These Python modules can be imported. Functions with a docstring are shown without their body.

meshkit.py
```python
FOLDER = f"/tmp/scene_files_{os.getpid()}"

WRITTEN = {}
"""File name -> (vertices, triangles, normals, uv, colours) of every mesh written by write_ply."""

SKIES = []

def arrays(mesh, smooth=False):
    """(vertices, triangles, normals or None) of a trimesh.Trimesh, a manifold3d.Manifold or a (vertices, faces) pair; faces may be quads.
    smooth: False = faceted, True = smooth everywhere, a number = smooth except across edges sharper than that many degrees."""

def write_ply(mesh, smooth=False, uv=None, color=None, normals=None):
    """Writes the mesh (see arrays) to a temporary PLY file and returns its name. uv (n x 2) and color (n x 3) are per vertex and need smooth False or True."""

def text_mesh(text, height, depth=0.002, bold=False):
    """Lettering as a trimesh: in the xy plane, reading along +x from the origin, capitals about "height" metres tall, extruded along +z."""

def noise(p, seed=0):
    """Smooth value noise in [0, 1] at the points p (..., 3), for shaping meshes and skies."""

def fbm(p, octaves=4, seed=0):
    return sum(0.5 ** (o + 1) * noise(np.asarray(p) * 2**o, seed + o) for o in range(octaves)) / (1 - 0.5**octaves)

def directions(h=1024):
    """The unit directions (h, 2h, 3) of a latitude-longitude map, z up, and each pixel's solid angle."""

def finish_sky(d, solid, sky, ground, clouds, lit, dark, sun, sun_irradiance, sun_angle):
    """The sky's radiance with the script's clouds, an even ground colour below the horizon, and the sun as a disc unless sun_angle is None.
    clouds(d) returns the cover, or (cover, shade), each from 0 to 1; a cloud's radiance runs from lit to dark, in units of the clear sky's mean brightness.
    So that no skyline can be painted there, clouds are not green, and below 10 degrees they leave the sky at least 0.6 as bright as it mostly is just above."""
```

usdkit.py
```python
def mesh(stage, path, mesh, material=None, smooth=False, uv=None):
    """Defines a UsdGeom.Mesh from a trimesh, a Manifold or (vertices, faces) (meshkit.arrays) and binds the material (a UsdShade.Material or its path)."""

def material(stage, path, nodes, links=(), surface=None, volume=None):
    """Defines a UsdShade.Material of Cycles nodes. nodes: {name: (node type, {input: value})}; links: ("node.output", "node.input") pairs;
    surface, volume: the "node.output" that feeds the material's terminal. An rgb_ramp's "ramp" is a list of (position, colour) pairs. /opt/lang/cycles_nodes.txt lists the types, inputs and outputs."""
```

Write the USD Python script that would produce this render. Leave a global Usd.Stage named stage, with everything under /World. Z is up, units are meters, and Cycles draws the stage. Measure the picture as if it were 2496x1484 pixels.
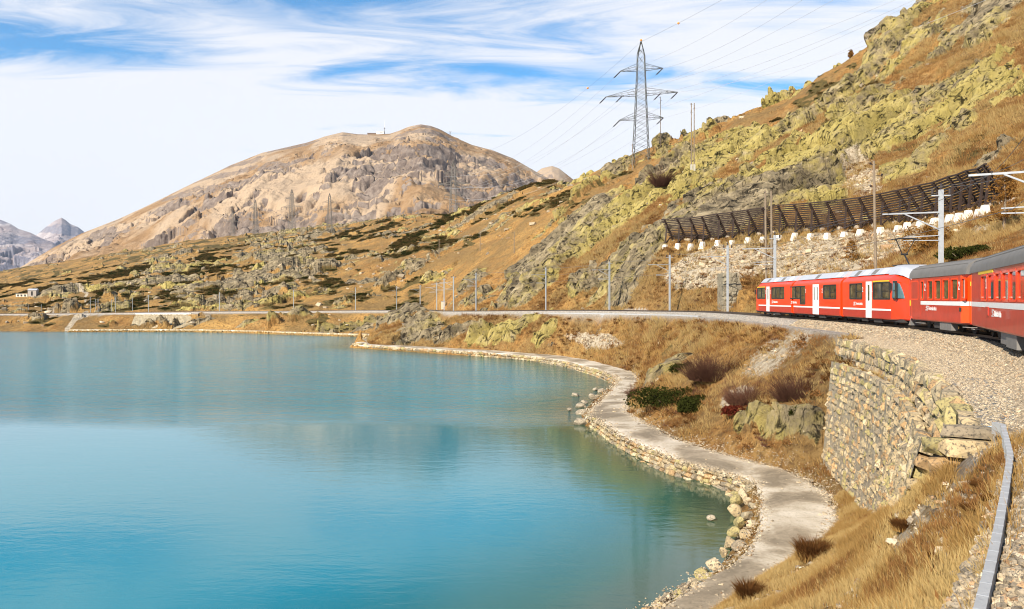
import math, random
import numpy as np, trimesh, manifold3d as m3, usdkit, meshkit
import shapely
from scipy.interpolate import LinearNDInterpolator, CubicSpline
from scipy.ndimage import gaussian_filter, map_coordinates
from scipy.spatial import cKDTree, ConvexHull
from pxr import Usd, UsdGeom, UsdLux, UsdShade, Gf, Sdf, Vt

stage = Usd.Stage.CreateInMemory()
UsdGeom.SetStageUpAxis(stage, 'Z'); UsdGeom.SetStageMetersPerUnit(stage, 1.0)
UsdGeom.Xform.Define(stage, '/World'); UsdGeom.Scope.Define(stage, '/World/Looks')
# ---------------------------------------------------------------- camera, sky, sun, exposure
ZC, F, CX, HOR = 10.5, 2000.0, 1247.5, 725.0          # eye height over the lake; lens in units of a 2495 wide picture
cam = UsdGeom.Camera.Define(stage, '/World/camera')
cam.AddTranslateOp().Set((0, 0, ZC)); cam.AddRotateXOp().Set(90)
cam.CreateHorizontalApertureAttr(36.0); cam.CreateFocalLengthAttr(36.0 * F / 2495)
cam.CreateVerticalApertureOffsetAttr(-17.0 / 2495 * 36)
cam.CreateClippingRangeAttr((0.1, 60000.0))
EXPOSURE = 0.82
cam.CreateExposureAttr(EXPOSURE)
SUN_AZ, SUN_EL = math.atan2(-0.62, -0.78), math.radians(33)
sdir = np.array([math.sin(SUN_AZ) * math.cos(SUN_EL), math.cos(SUN_AZ) * math.cos(SUN_EL), math.sin(SUN_EL)])
sun = UsdLux.DistantLight.Define(stage, '/World/sun')
sun.CreateIntensityAttr(1.25); sun.CreateAngleAttr(0.5); sun.CreateNormalizeAttr(True); sun.CreateColorAttr((1.0, 0.905, 0.76))
m_ = Gf.Matrix4d(1.0); m_.SetRotate(Gf.Rotation(Gf.Vec3d(0, 0, 1), Gf.Vec3d(*map(float, sdir))))
sun.AddTransformOp().Set(m_)
dome = UsdLux.DomeLight.Define(stage, '/World/sky')
SKY = 0.15
HAZE = 2.2e-5
CLOUD_AT = (3.42, 4.8, 0.0)
def node(kind, **kw): return (kind, kw)
sky_nodes = {
    'sky': node('sky_texture', sky_type='single_scattering', sun_disc=False, sun_elevation=SUN_EL, sun_rotation=SUN_AZ, altitude=2250.0, air_density=1.0, aerosol_density=0.5, ozone_density=3.0),
    'tc': node('texture_coordinate'), 'sep': node('separate_xyz'),
    'zz': node('math', math_type='maximum', value2=0.0), 'za': node('math', math_type='add', value2=0.06),
    'ux': node('math', math_type='divide'), 'uy': node('math', math_type='divide'), 'uv': node('combine_xyz'),
    # streaks of high cloud lie in long bands across the view
    'rot': node('mapping', rotation=(0, 0, 0.12), scale=(0.55, 1.5, 1.0), location=CLOUD_AT),
    'n1': node('noise_texture', scale=0.9, detail=3.0, roughness=0.45, distortion=0.5),
    'n2': node('noise_texture', scale=2.6, detail=7.0, roughness=0.60, distortion=1.2),
    'mix12': node('math', math_type='multiply_add', value2=0.68),
    'elev': node('rgb_ramp', ramp=[(0.0, (.44,) * 3), (0.06, (.44,) * 3), (0.12, (.38,) * 3), (0.19, (.32,) * 3), (0.255, (.06,) * 3), (0.40, (-.07,) * 3), (0.6, (-.14,) * 3), (1.0, (-.18,) * 3)]),
    'sum': node('math', math_type='add'),
    'cov': node('map_range', range_type='smoothstep', from_min=0.70, from_max=1.02, to_min=0.04, to_max=0.97, clamp=True),
    'sat': node('hsv', hue=0.490, saturation=1.5, value=0.72),
    'cl': node('mix', color2=(3.62, 3.62, 3.75)),
    'bg': node('background_shader', strength=SKY)}
sky_links = [('tc.generated', 'sep.vector'), ('sep.z', 'zz.value1'), ('zz.value', 'za.value1'), ('sep.x', 'ux.value1'), ('za.value', 'ux.value2'),
    ('sep.y', 'uy.value1'), ('za.value', 'uy.value2'), ('ux.value', 'uv.x'), ('uy.value', 'uv.y'), ('uv.vector', 'rot.vector'), ('rot.vector', 'n1.vector'), ('rot.vector', 'n2.vector'),
    ('n2.fac', 'mix12.value1'), ('n1.fac', 'mix12.value3'), ('zz.value', 'elev.fac'), ('mix12.value', 'sum.value1'), ('elev.color', 'sum.value2'), ('sum.value', 'cov.value'),
    ('sky.color', 'sat.color'), ('sat.color', 'cl.color1'), ('cov.result', 'cl.fac'), ('cl.color', 'bg.color')]
skm = usdkit.material(stage, '/World/Looks/sky_look', sky_nodes, sky_links, surface='bg.background')
UsdShade.MaterialBindingAPI.Apply(dome.GetPrim()).Bind(skm)

# ---------------------------------------------------------------- helpers
rng = np.random.default_rng(7)
def at(px, py, d): return np.array([(px - CX) / F * d, d, ZC - (py - HOR) / F * d])
def on(px, py, z): return at(px, py, (ZC - z) * F / (py - HOR))
def proj(p):
    p = np.atleast_2d(p); d = np.maximum(p[:, 1], 1e-3)
    return CX + F * p[:, 0] / d, HOR - F * (p[:, 2] - ZC) / d
used = {}
def numbered(path):
    k = used.get(path, 0); used[path] = k + 1
    return path if k == 0 else f'{path}_{k:03d}'
def tag(p, label=None, cat=None, group=None, kind=None):
    p = p.GetPrim() if hasattr(p, 'GetPrim') else p
    for k, v in (('label', label), ('category', cat), ('group', group), ('kind', kind)):
        if v: p.SetCustomDataByKey(k, v)
    return p
def path_of(parent): return '/World' if parent is None else str(parent.GetPath())
XF = None                                                               # while a vehicle is built: its place, applied to every mesh
def obj(name, mesh, mat, parent=None, smooth=False):
    if isinstance(mesh, list): mesh = trimesh.util.concatenate(mesh)
    if XF is not None: mesh = mesh.copy(); mesh.apply_transform(XF)
    return usdkit.mesh(stage, numbered(path_of(parent) + '/' + name), mesh, mat, smooth=smooth).GetPrim()
def thing(name, label, cat, loc=(0, 0, 0), rotz=0.0, group=None, kind=None):
    x = UsdGeom.Xform.Define(stage, numbered('/World/' + name))
    x.AddTranslateOp().Set(tuple(map(float, loc))); x.AddRotateZOp().Set(float(math.degrees(rotz)))
    return tag(x, label, cat, group, kind)
def part(name, parent):
    return UsdGeom.Xform.Define(stage, numbered(path_of(parent) + '/' + name)).GetPrim()
def dup(src, loc, rotz, label, group=None, scale=None):
    w = src.GetCustomData()
    x = UsdGeom.Xform.Define(stage, numbered('/World/' + src.GetName().rstrip('0123456789').rstrip('_')))
    p = x.GetPrim(); p.GetReferences().AddInternalReference(src.GetPath()); p.SetInstanceable(True)
    x = UsdGeom.Xformable(p); x.ClearXformOpOrder()
    x.AddTranslateOp().Set(tuple(map(float, loc))); x.AddRotateZOp().Set(float(math.degrees(rotz)))
    if scale: x.AddScaleOp().Set((scale,) * 3)
    return tag(p, label, w.get('category'), group or w.get('group'))
_BV = np.array([[x, y, z] for x in (-.5, .5) for y in (-.5, .5) for z in (-.5, .5)]); _BF = np.array([[0, 1, 3], [0, 3, 2], [4, 6, 7], [4, 7, 5], [0, 4, 5], [0, 5, 1], [2, 3, 7], [2, 7, 6], [0, 2, 6], [0, 6, 4], [1, 5, 7], [1, 7, 3]])
def box(a, b):
    a, b = np.minimum(a, b), np.maximum(a, b); return trimesh.Trimesh(_BV * (b - a) + (a + b) / 2, _BF, process=False)
def bar(p, q, w, h=None, up=(0, 0, 1)):
    p, q = np.asarray(p, float), np.asarray(q, float); L = np.linalg.norm(q - p); z = (q - p) / L; u = np.asarray(up, float)
    if abs(z @ u) > .98: u = np.array([1., 0, 0])
    x = np.cross(u, z); x /= np.linalg.norm(x); y = np.cross(z, x)
    return trimesh.Trimesh((_BV * [w, h or w, L]) @ np.array([x, y, z]) + (p + q) / 2, _BF, process=False)
def tube(pts, r, n=6, r2=None, caps=True):
    pts = np.asarray(pts, float); rad = np.linspace(r, r if r2 is None else r2, len(pts))
    t = np.gradient(pts, axis=0); t /= np.linalg.norm(t, axis=1, keepdims=True)
    u = np.where(np.abs(t[:, 2:3]) > .9, [[1., 0, 0]], [[0, 0, 1.]]); a = np.cross(t, u); a /= np.linalg.norm(a, axis=1, keepdims=True); b = np.cross(t, a)
    th = np.arange(n) / n * 2 * np.pi
    V = (pts[:, None] + rad[:, None, None] * (np.cos(th)[None, :, None] * a[:, None] + np.sin(th)[None, :, None] * b[:, None])).reshape(-1, 3)
    i = np.arange(len(pts) - 1)[:, None] * n + np.arange(n)[None]; j = np.arange(len(pts) - 1)[:, None] * n + (np.arange(n)[None] + 1) % n
    Fc = np.concatenate([np.stack([i, j, j + n], -1).reshape(-1, 3), np.stack([i, j + n, i + n], -1).reshape(-1, 3)])
    if caps:
        k = (len(pts) - 1) * n
        Fc = np.concatenate([Fc, [[0, q + 1, q] for q in range(1, n - 1)], [[k, k + q, k + q + 1] for q in range(1, n - 1)]])
    return trimesh.Trimesh(V, Fc, process=False)
def loft(rings, closed=True, caps=False):
    R = np.asarray(rings, float); a, n = R.shape[:2]; V = R.reshape(-1, 3); k = n if closed else n - 1
    i = (np.arange(a - 1)[:, None] * n + np.arange(k)[None]); j = np.arange(a - 1)[:, None] * n + (np.arange(k)[None] + 1) % n
    Fc = np.concatenate([np.stack([i, j, j + n], -1).reshape(-1, 3), np.stack([i, j + n, i + n], -1).reshape(-1, 3)])
    if caps:
        q = (a - 1) * n
        Fc = np.concatenate([Fc, [[0, s + 1, s] for s in range(1, n - 1)], [[q, q + s, q + s + 1] for s in range(1, n - 1)]])
    m = trimesh.Trimesh(V, Fc, process=False); return m
def hull(pts):
    P = np.asarray(pts, float); h = ConvexHull(P); t = h.simplices.copy(); n = np.cross(P[t[:, 1]] - P[t[:, 0]], P[t[:, 2]] - P[t[:, 0]]); w = (n * h.equations[:, :3]).sum(1) < 0
    t[w] = t[w][:, ::-1]; k = np.unique(t); m = np.zeros(len(P), int); m[k] = np.arange(len(k)); return trimesh.Trimesh(P[k], m[t], process=False)
def stone(sx, sy, sz, r, jit=.22):
    """a rough block of about the given full size, 20 to 40 triangles"""
    jit = jit * 1.25
    c = np.array([[x, y, z] for x in (-1, 1) for y in (-1, 1) for z in (-1, 1)], float) * (1 + r.uniform(-jit * 1.6, .04, (8, 3)))
    c = np.vstack([c, r.uniform(-.55, .55, (6, 3)) + 1.06 * np.array([[1, 0, 0], [-1, 0, 0], [0, 1, 0], [0, -1, 0], [0, 0, 1], [0, 0, -1.]])])
    return hull(c * [sx / 2, sy / 2, sz / 2])
def boulder(sx, sy, sz, seed, sub=3):
    m = trimesh.creation.icosphere(sub); v = m.vertices.copy()
    r = np.random.default_rng(seed)
    for _ in range(9):
        n = r.normal(size=3); n /= np.linalg.norm(n); k = r.uniform(.48, .80); e = v @ n - k; v -= np.maximum(e, 0)[:, None] * n * .92
    v *= (1 + .22 * (meshkit.fbm(v * 1.7 + seed * 3.1, 4, seed) - .5))[:, None]
    return trimesh.Trimesh(v * [sx / 2, sy / 2, sz / 2], m.faces, process=False)
def mesh_at(m, T):
    m = m.copy(); m.apply_transform(T); return m
def frame(o, x, y, z):
    T = np.eye(4); T[:3, 0], T[:3, 1], T[:3, 2], T[:3, 3] = x, y, z, o; return T
def instancer(name, protos, mats, P, idx, scale, yaw, label, cat=None, tilt=None, kind='stuff', parent=None):
    """countless small pieces as one object; protos are meshes"""
    pi = UsdGeom.PointInstancer.Define(stage, numbered(path_of(parent) + '/' + name)); pp = str(pi.GetPath()); rel = pi.CreatePrototypesRel()
    for k, (m, mt) in enumerate(zip(protos, mats)):
        q = usdkit.mesh(stage, f'{pp}/{"tuft" if "grass" in name else "piece"}_{k + 1:03d}', m, mt); rel.AddTarget(q.GetPath())
    n = len(P); pi.CreateProtoIndicesAttr(Vt.IntArray.FromNumpy(np.asarray(idx, np.int32)))
    pi.CreatePositionsAttr(Vt.Vec3fArray.FromNumpy(np.asarray(P, np.float32)))
    s = np.asarray(scale, np.float32); s = np.repeat(s[:, None], 3, 1) if s.ndim == 1 else s
    pi.CreateScalesAttr(Vt.Vec3fArray.FromNumpy(s))
    h = np.asarray(yaw) / 2; q = np.zeros((n, 4)); q[:, 3], q[:, 2] = np.cos(h), np.sin(h)
    if tilt is not None:
        a = np.asarray(tilt); w = np.zeros((n, 4)); w[:, 3] = np.cos(a[:, 0] / 2); w[:, 0] = np.sin(a[:, 0] / 2) * np.cos(a[:, 1]); w[:, 1] = np.sin(a[:, 0] / 2) * np.sin(a[:, 1])
        x1, y1, z1, w1 = w.T; x2, y2, z2, w2 = q.T
        q = np.stack([w1*x2 + x1*w2 + y1*z2 - z1*y2, w1*y2 - x1*z2 + y1*w2 + z1*x2, w1*z2 + x1*y2 - y1*x2 + z1*w2, w1*w2 - x1*x2 - y1*y2 - z1*z2], 1)
    pi.CreateOrientationsAttr(Vt.QuathArray([Gf.Quath(float(b[3]), float(b[0]), float(b[1]), float(b[2])) for b in q]))
    return tag(pi, label, cat, None, kind)
def primvar(prim, name, arr):
    UsdGeom.PrimvarsAPI(prim).CreatePrimvar(name, Sdf.ValueTypeNames.Color3fArray, 'vertex').Set(Vt.Vec3fArray.FromNumpy(np.asarray(arr, np.float32)))

_pr = np.random.default_rng(99); _PERM = np.r_[_pr.permutation(1024), ].astype(np.int32); _VAL = _pr.uniform(0, 1, 1024).astype(np.float32)
def fnoise(p, seed=0):
    """quick smooth value noise in [0, 1]"""
    p = np.asarray(p, np.float32); f = np.floor(p); t = p - f; t *= t * (3 - 2 * t); i = f.astype(np.int32) + seed * 37
    x0, y0, z0 = i[..., 0] & 1023, i[..., 1] & 1023, i[..., 2] & 1023; out = np.zeros(p.shape[:-1], np.float32)
    for a in (0, 1):
        ha = _PERM[(x0 + a) & 1023]; wa = t[..., 0] if a else 1 - t[..., 0]
        for b in (0, 1):
            hb = _PERM[(ha + y0 + b) & 1023]; wb = wa * (t[..., 1] if b else 1 - t[..., 1])
            for c in (0, 1): out += _VAL[_PERM[(hb + z0 + c) & 1023]] * (wb * (t[..., 2] if c else 1 - t[..., 2]))
    return out
def ffbm(p, octaves=4, seed=0):
    p = np.asarray(p, np.float32); return sum(np.float32(.5 ** (o + 1)) * fnoise(p * 2 ** o + o * 17.3, seed + o) for o in range(octaves)) / (1 - .5 ** octaves)
def facets(p, size, seed, slope=.5, step=.22, groove=.25, gw=.10):
    """broken rock: every cell a tilted flat face at its own height, a crack between neighbours; p in metres, result in metres"""
    q = np.asarray(p, np.float32) / size; q = q + (np.stack([ffbm(q * 1.3 + k * 9.7, 2, seed + k) for k in range(3)], -1) - .5) * .9
    lo, hi = np.floor(q.min(0)).astype(int) - 1, np.ceil(q.max(0)).astype(int) + 2
    cells = np.unique(np.floor(q).astype(np.int32), axis=0); nb_ = np.unique((cells[:, None] + np.array([[a, b, c] for a in (-1, 0, 1) for b in (-1, 0, 1) for c in (-1, 0, 1)])[None]).reshape(-1, 3), axis=0)
    h = (nb_ * [73856093, 19349663, 83492791]).sum(1) + seed * 7919; R = np.stack([(np.sin(h * k) * 43758.5453) % 1.0 for k in (.0123, .0457, .0791, .1133, .1571, .1977)], 1)
    ctr = (nb_ + R[:, :3]).astype(np.float32); d, i = cKDTree(ctr).query(q, k=2); g = (R[:, 3:6] - .5) * 2
    rel = q - ctr[i[:, 0]]; out = (g[i[:, 0]] * rel).sum(1) * slope + (R[i[:, 0], 3] - .5) * 2 * step - groove * (1 - np.clip((d[:, 1] - d[:, 0]) / gw, 0, 1)) ** 1.5
    return out * size
# ---------------------------------------------------------------- materials
def plain(name, col, rough=.6, var=.12, scale=3., bump=0., bscale=20., metal=0., spec=.5, coat=0., obj_rand=0.):
    """base colour with soft noise variation, optional bump and per-object variation"""
    c = np.array(col, float)
    n = {'g': node('geometry'), 'n': node('noise_texture', scale=scale, detail=6.0, roughness=.6),
         'r': node('rgb_ramp', ramp=[(.25, tuple(c * (1 - var))), (.5, tuple(c)), (.75, tuple(np.minimum(c * (1 + var), .95)))]),
         'p': node('principled_bsdf', roughness=rough, metallic=metal, specular_ior_level=spec, coat_weight=coat)}
    l = [('g.position', 'n.vector'), ('n.fac', 'r.fac')]; out = 'r.color'
    if obj_rand:
        n |= {'oi': node('object_info'), 'mr': node('map_range', from_min=0., from_max=1., to_min=1 - obj_rand, to_max=1 + obj_rand), 'h': node('hsv')}
        l += [('oi.random', 'mr.value'), ('mr.result', 'h.value'), (out, 'h.color')]; out = 'h.color'
    l.append((out, 'p.base_color'))
    if bump:
        n |= {'bn': node('noise_texture', scale=bscale, detail=5.0, roughness=.65), 'b': node('bump', strength=1.0, distance=bump)}
        l += [('g.position', 'bn.vector'), ('bn.fac', 'b.height'), ('b.normal', 'p.normal')]
    return usdkit.material(stage, '/World/Looks/' + name, n, l, surface='p.BSDF')
def rocky(name, tones, scale=.8, bump=.05, bscale=5., dark=(.05, .045, .04), lichen=None, lich=.5, rand=0.):
    """stone: blotched tones, dark cracks, lichen"""
    n = {'g': node('geometry'), 'n': node('noise_texture', scale=scale, detail=9.0, roughness=.62, distortion=.6),
         'r': node('rgb_ramp', ramp=[(.3 + .4 * i / (len(tones) - 1), t) for i, t in enumerate(tones)]),
         'f': node('noise_texture', scale=scale * 9, detail=6.0, roughness=.7), 'fr': node('rgb_ramp', ramp=[(.36, (0, 0, 0)), (.5, (1, 1, 1))]),
         'm': node('mix', color1=dark), 'bn': node('noise_texture', scale=bscale, detail=9.0, roughness=.68), 'b': node('bump', strength=1.0, distance=bump),
         'p': node('principled_bsdf', roughness=.85, specular_ior_level=.3)}
    l = [('g.position', 'n.vector'), ('n.fac', 'r.fac'), ('g.position', 'f.vector'), ('f.fac', 'fr.fac'), ('fr.color', 'm.fac'), ('r.color', 'm.color2'), ('g.position', 'bn.vector'), ('bn.fac', 'b.height'), ('b.normal', 'p.normal')]
    out = 'm.color'
    if lichen is not None:
        n |= {'ln': node('noise_texture', scale=scale * 2.3, detail=8.0, roughness=.7), 'lr': node('map_range', range_type='smoothstep', from_min=lich, from_max=lich + .12, clamp=True), 'lm': node('mix', color2=lichen)}
        l += [('g.position', 'ln.vector'), ('ln.fac', 'lr.value'), ('lr.result', 'lm.fac'), (out, 'lm.color1')]; out = 'lm.color'
    if rand:
        n |= {'oi': node('object_info'), 'mr': node('map_range', from_min=0., from_max=1., to_min=1 - rand, to_max=1 + rand), 'h': node('hsv')}
        l += [('oi.random', 'mr.value'), ('mr.result', 'h.value'), (out, 'h.color')]; out = 'h.color'
    l.append((out, 'p.base_color'))
    return usdkit.material(stage, '/World/Looks/' + name, n, l, surface='p.BSDF')
M = {}
M['steel'] = plain('galvanised_steel', (.42, .44, .46), .45, .1, 6, metal=.35)
M['rust'] = plain('weathered_brown_steel', (.032, .017, .011), .7, .35, 2.5, .004, 30)
M['pylon'] = plain('lattice_steel', (.045, .048, .040), .6, .15, 1.)
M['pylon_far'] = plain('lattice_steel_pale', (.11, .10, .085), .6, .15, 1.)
M['concrete'] = plain('white_concrete', (.66, .62, .55), .85, .08, 2., .01, 18)
M['wood'] = plain('pole_wood', (.20, .15, .10), .85, .2, 3., .006, 25)
M['wire'] = plain('wire_metal', (.10, .10, .10), .5, .05)
M['wire_pale'] = plain('wire_aluminium', (.45, .46, .48), .5, .05)
M['insulator'] = plain('insulator_brown', (.03, .02, .018), .3, .1)
M['orange'] = plain('marker_orange', (.75, .28, .08), .5, .05)
M['rail'] = plain('rail_steel', (.10, .075, .06), .5, .2, 4., metal=.4)
M['sleeper'] = plain('sleeper_wood', (.045, .036, .03), .85, .25, 5., .006, 30)
# ---------------------------------------------------------------- the railway's line (centre of the track, z = top of rail)
tc = np.array([(-10.5, -15.5, -1.65), (1.06, -.83, -1.65), (8.3, 9.2, -1.65), (13.6, 17.8, -1.65), (17.7, 25.5, -1.65), (20.6, 33.5, -1.65), (22.3, 40, -1.65), (23.4, 47, -1.65), (24.25, 57, -1.65), (24.75, 68.6, -1.65), (25.2, 81, -1.65),
    (24.5, 101.5, -1.68), (21.8, 121, -1.9), (14.8, 138.5, -2.08), (4.6, 158, -2.41), (-9.5, 177, -2.83), (-16.5, 196, -3.1), (-20, 212, -3.22), (-24, 227, -3.35), (-30, 238, -3.6), (-38, 246.5, -3.75), (-51, 252.5, -3.9),
    (-70, 259, -4.2), (-95.5, 266, -4.4), (-121, 271, -4.8), (-147, 278, -5.2), (-180, 288, -5.6), (-220, 301, -5.8), (-290, 322, -6.)])
tc[:, 2] += ZC
_u = np.r_[0, np.cumsum(np.linalg.norm(np.diff(tc[:, :2], axis=0), axis=1))]
_cs = CubicSpline(_u, tc)
_f = _cs(np.arange(0, _u[-1], .05)); _s = np.r_[0, np.cumsum(np.linalg.norm(np.diff(_f[:, :2], axis=0), axis=1))]
S = np.arange(0, _s[-1], .5); TR = np.stack([np.interp(S, _s, _f[:, k]) for k in range(3)], 1)
TT = np.gradient(TR[:, :2], axis=0); TT /= np.linalg.norm(TT, axis=1, keepdims=True)
TN = np.stack([-TT[:, 1], TT[:, 0]], 1)                                  # to the left, the lake side
def tr(s, off=0.0, dz=0.0):
    p = np.array([np.interp(s, S, TR[:, k]) for k in range(3)]); n = np.array([np.interp(s, S, TN[:, k]) for k in range(2)])
    return np.array([p[0] + n[0] * off, p[1] + n[1] * off, p[2] + dz])
def s_near(x, y): return S[np.argmin((TR[:, 0] - x) ** 2 + (TR[:, 1] - y) ** 2)]
def offset(off, dz, a=0, b=None): return np.column_stack([TR[a:b, :2] + TN[a:b] * off, TR[a:b, 2] + dz])

# ---------------------------------------------------------------- shoreline, lakeside path, wall lines (read off as points, then real positions)
ZP = .72
shore_px = [(-500, 807), (0, 808), (150, 808), (300, 807.5), (480, 808), (620, 811), (700, 814), (800, 817), (893, 819.5), (870, 832), (856, 838), (853, 845.5), (942, 852), (1058, 860), (1168, 868), (1270, 877), (1328, 885), (1383, 896), (1441, 914.5),
    (1485, 931), (1487, 940), (1445, 970), (1408, 996), (1402, 1012), (1431, 1035), (1492, 1081), (1568, 1127), (1624, 1157), (1695, 1172), (1746, 1187), (1776, 1208), (1772, 1232), (1779, 1274), (1764, 1302), (1752, 1335), (1712, 1387), (1680, 1413), (1627, 1444), (1563, 1486), (1400, 1580), (1100, 1720), (600, 1900)]
shore = np.array([on(x, y, 0.0) for x, y in shore_px])
outer_px = [(170, 803.2), (300, 802.8), (480, 803), (620, 806), (700, 809), (800, 812), (905, 815), (893, 824), (872, 831), (866, 835), (858, 838.5), (942, 844), (1058, 851.5), (1168, 858), (1270, 866), (1328, 872), (1386, 882), (1458, 901), (1496, 916), (1507, 926), (1489, 945), (1462, 975), (1436, 998), (1428, 1012), (1467, 1030), (1507, 1060), (1578, 1092), (1665, 1125), (1726, 1143), (1791, 1158), (1840, 1178),
    (1852, 1218), (1847, 1279), (1835, 1318), (1776, 1378), (1715, 1410), (1644, 1454), (1600, 1487), (1480, 1560), (1200, 1680), (700, 1850)]
inner_px = [(175, 802.2), (300, 801.8), (480, 802), (620, 805), (700, 808), (800, 811), (915, 813.6), (908, 822), (899, 829), (893, 833), (905, 839), (1010, 843), (1099, 848), (1202, 853.4), (1287, 860), (1373, 867), (1441, 878), (1509, 896), (1550, 909), (1562, 920), (1558, 936), (1548, 960), (1530, 990), (1532, 1000), (1558, 1022), (1604, 1044), (1665, 1075), (1705, 1086), (1776, 1108), (1847, 1126), (1915, 1146),
    (1978, 1168), (2022, 1205), (2040, 1240), (2040, 1279), (1985, 1325), (1873, 1396), (1797, 1441), (1740, 1487), (1600, 1570), (1300, 1700), (800, 1900)]
outer = np.array([on(x, y, ZP) for x, y in outer_px]); inner = np.array([on(x, y, ZP) for x, y in inner_px])
def resample(P, n):
    u = np.r_[0, np.cumsum(np.linalg.norm(np.diff(P[:, :2], axis=0), axis=1))]; t = np.linspace(0, u[-1], n)
    return np.stack([np.interp(t, u, P[:, k]) for k in range(P.shape[1])], 1)
def pair_resample(A, B, per=12):
    oA, oB = [], []
    for i in range(len(A) - 1):
        t = np.arange(per)[:, None] / per; oA.append(A[i] + (A[i + 1] - A[i]) * t); oB.append(B[i] + (B[i + 1] - B[i]) * t)
    return np.vstack(oA + [A[-1:]]), np.vstack(oB + [B[-1:]])
n_o = min(len(outer), len(inner)); outer_d, inner_d = pair_resample(outer[:n_o], inner[:n_o])
for _ in range(3):                                                       # soften the corners
    for A in (outer_d, inner_d): A[1:-1] = (A[:-2] + 2 * A[1:-1] + A[2:]) / 4
para_px = [(2038, 824, -2.4), (2087, 836, -2.4), (2152, 852, -2.4), (2202, 871, -2.4), (2241, 899, -2.4), (2277, 927, -2.38), (2300, 953, -2.36), (2328, 1009, -2.34), (2345, 1040, -2.34)]
para = resample(np.array([at(x, y, -r * F / (y - HOR)) for x, y, r in para_px]), 90)
ledge_px = [(2026, 880), (2071, 894), (2113, 911), (2155, 934), (2195, 969), (2222, 1015), (2246, 1075)]
ledge = resample(np.array([at(x, y, 3.5 * F / (y - HOR)) for x, y in ledge_px]), 90)
def left_normal(P):
    t = np.gradient(P[:, :2], axis=0); t /= np.linalg.norm(t, axis=1, keepdims=True); return np.column_stack([-t[:, 1], t[:, 0], np.zeros(len(P))])
# both run towards the camera, so their left is away from the lake: the lake side is the right
para_n, ledge_n = -left_normal(para), -left_normal(ledge)
base_z = np.interp(ledge[:, 1], [15, 17, 20, 26, 30, 36, 40, 43, 47], [6.9, 6.5, 5.4, 3.7, 2.3, 1.15, 1.05, 1.2, 1.8])
trough_px = [(2421, 1042), (2443, 1046), (2462, 1125), (2450, 1210), (2431, 1320), (2412, 1410), (2392, 1495), (2360, 1640), (2300, 1900)]
trough = resample(np.array([on(x, y, ZC - 2.22) for x, y in trough_px[1:]]), 60)

# ---------------------------------------------------------------- control points of the ground
C = []
def add(P): C.extend(np.atleast_2d(np.asarray(P, float)).tolist())
add(np.column_stack([shore[:, :2], np.full(len(shore), -.35)]))
sd = resample(shore, 500); sd[:, 2] = -.35; add(sd)
sn = -left_normal(sd)                                                    # the shore runs towards the camera: the lake lies to its right
sn *= 1
for dd, z in ((1.2, -.7), (4, -1.6), (9, -3.)): add(np.column_stack([sd[:, :2] + sn[:, :2] * dd, np.full(len(sd), z)])[::3])
add(outer_d - [0, 0, .10]); add(inner_d - [0, 0, .10])
near = TR[:, 1] < 47
for off, dz in ((1.4, -.30), (2.0, -.62), (-1.4, -.30), (-2.2, -.5), (-3.0, -.5), (0, -.26)): add(offset(off, dz))
far = TR[:, 1] > 48; P = offset(2.9, -.66); add(P[far])
w0 = TR[:, 1] < 13; P = offset(1.95, -.60); add(P[w0])
add(para + para_n * -.35 + [0, 0, -.03]); add(para + para_n * -.15 + [0, 0, -1.15]); 
add(ledge + ledge_n * -.45 - [0, 0, .05])
lb = ledge + ledge_n * -.20; lb[:, 2] = base_z - .5; add(lb)
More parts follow.
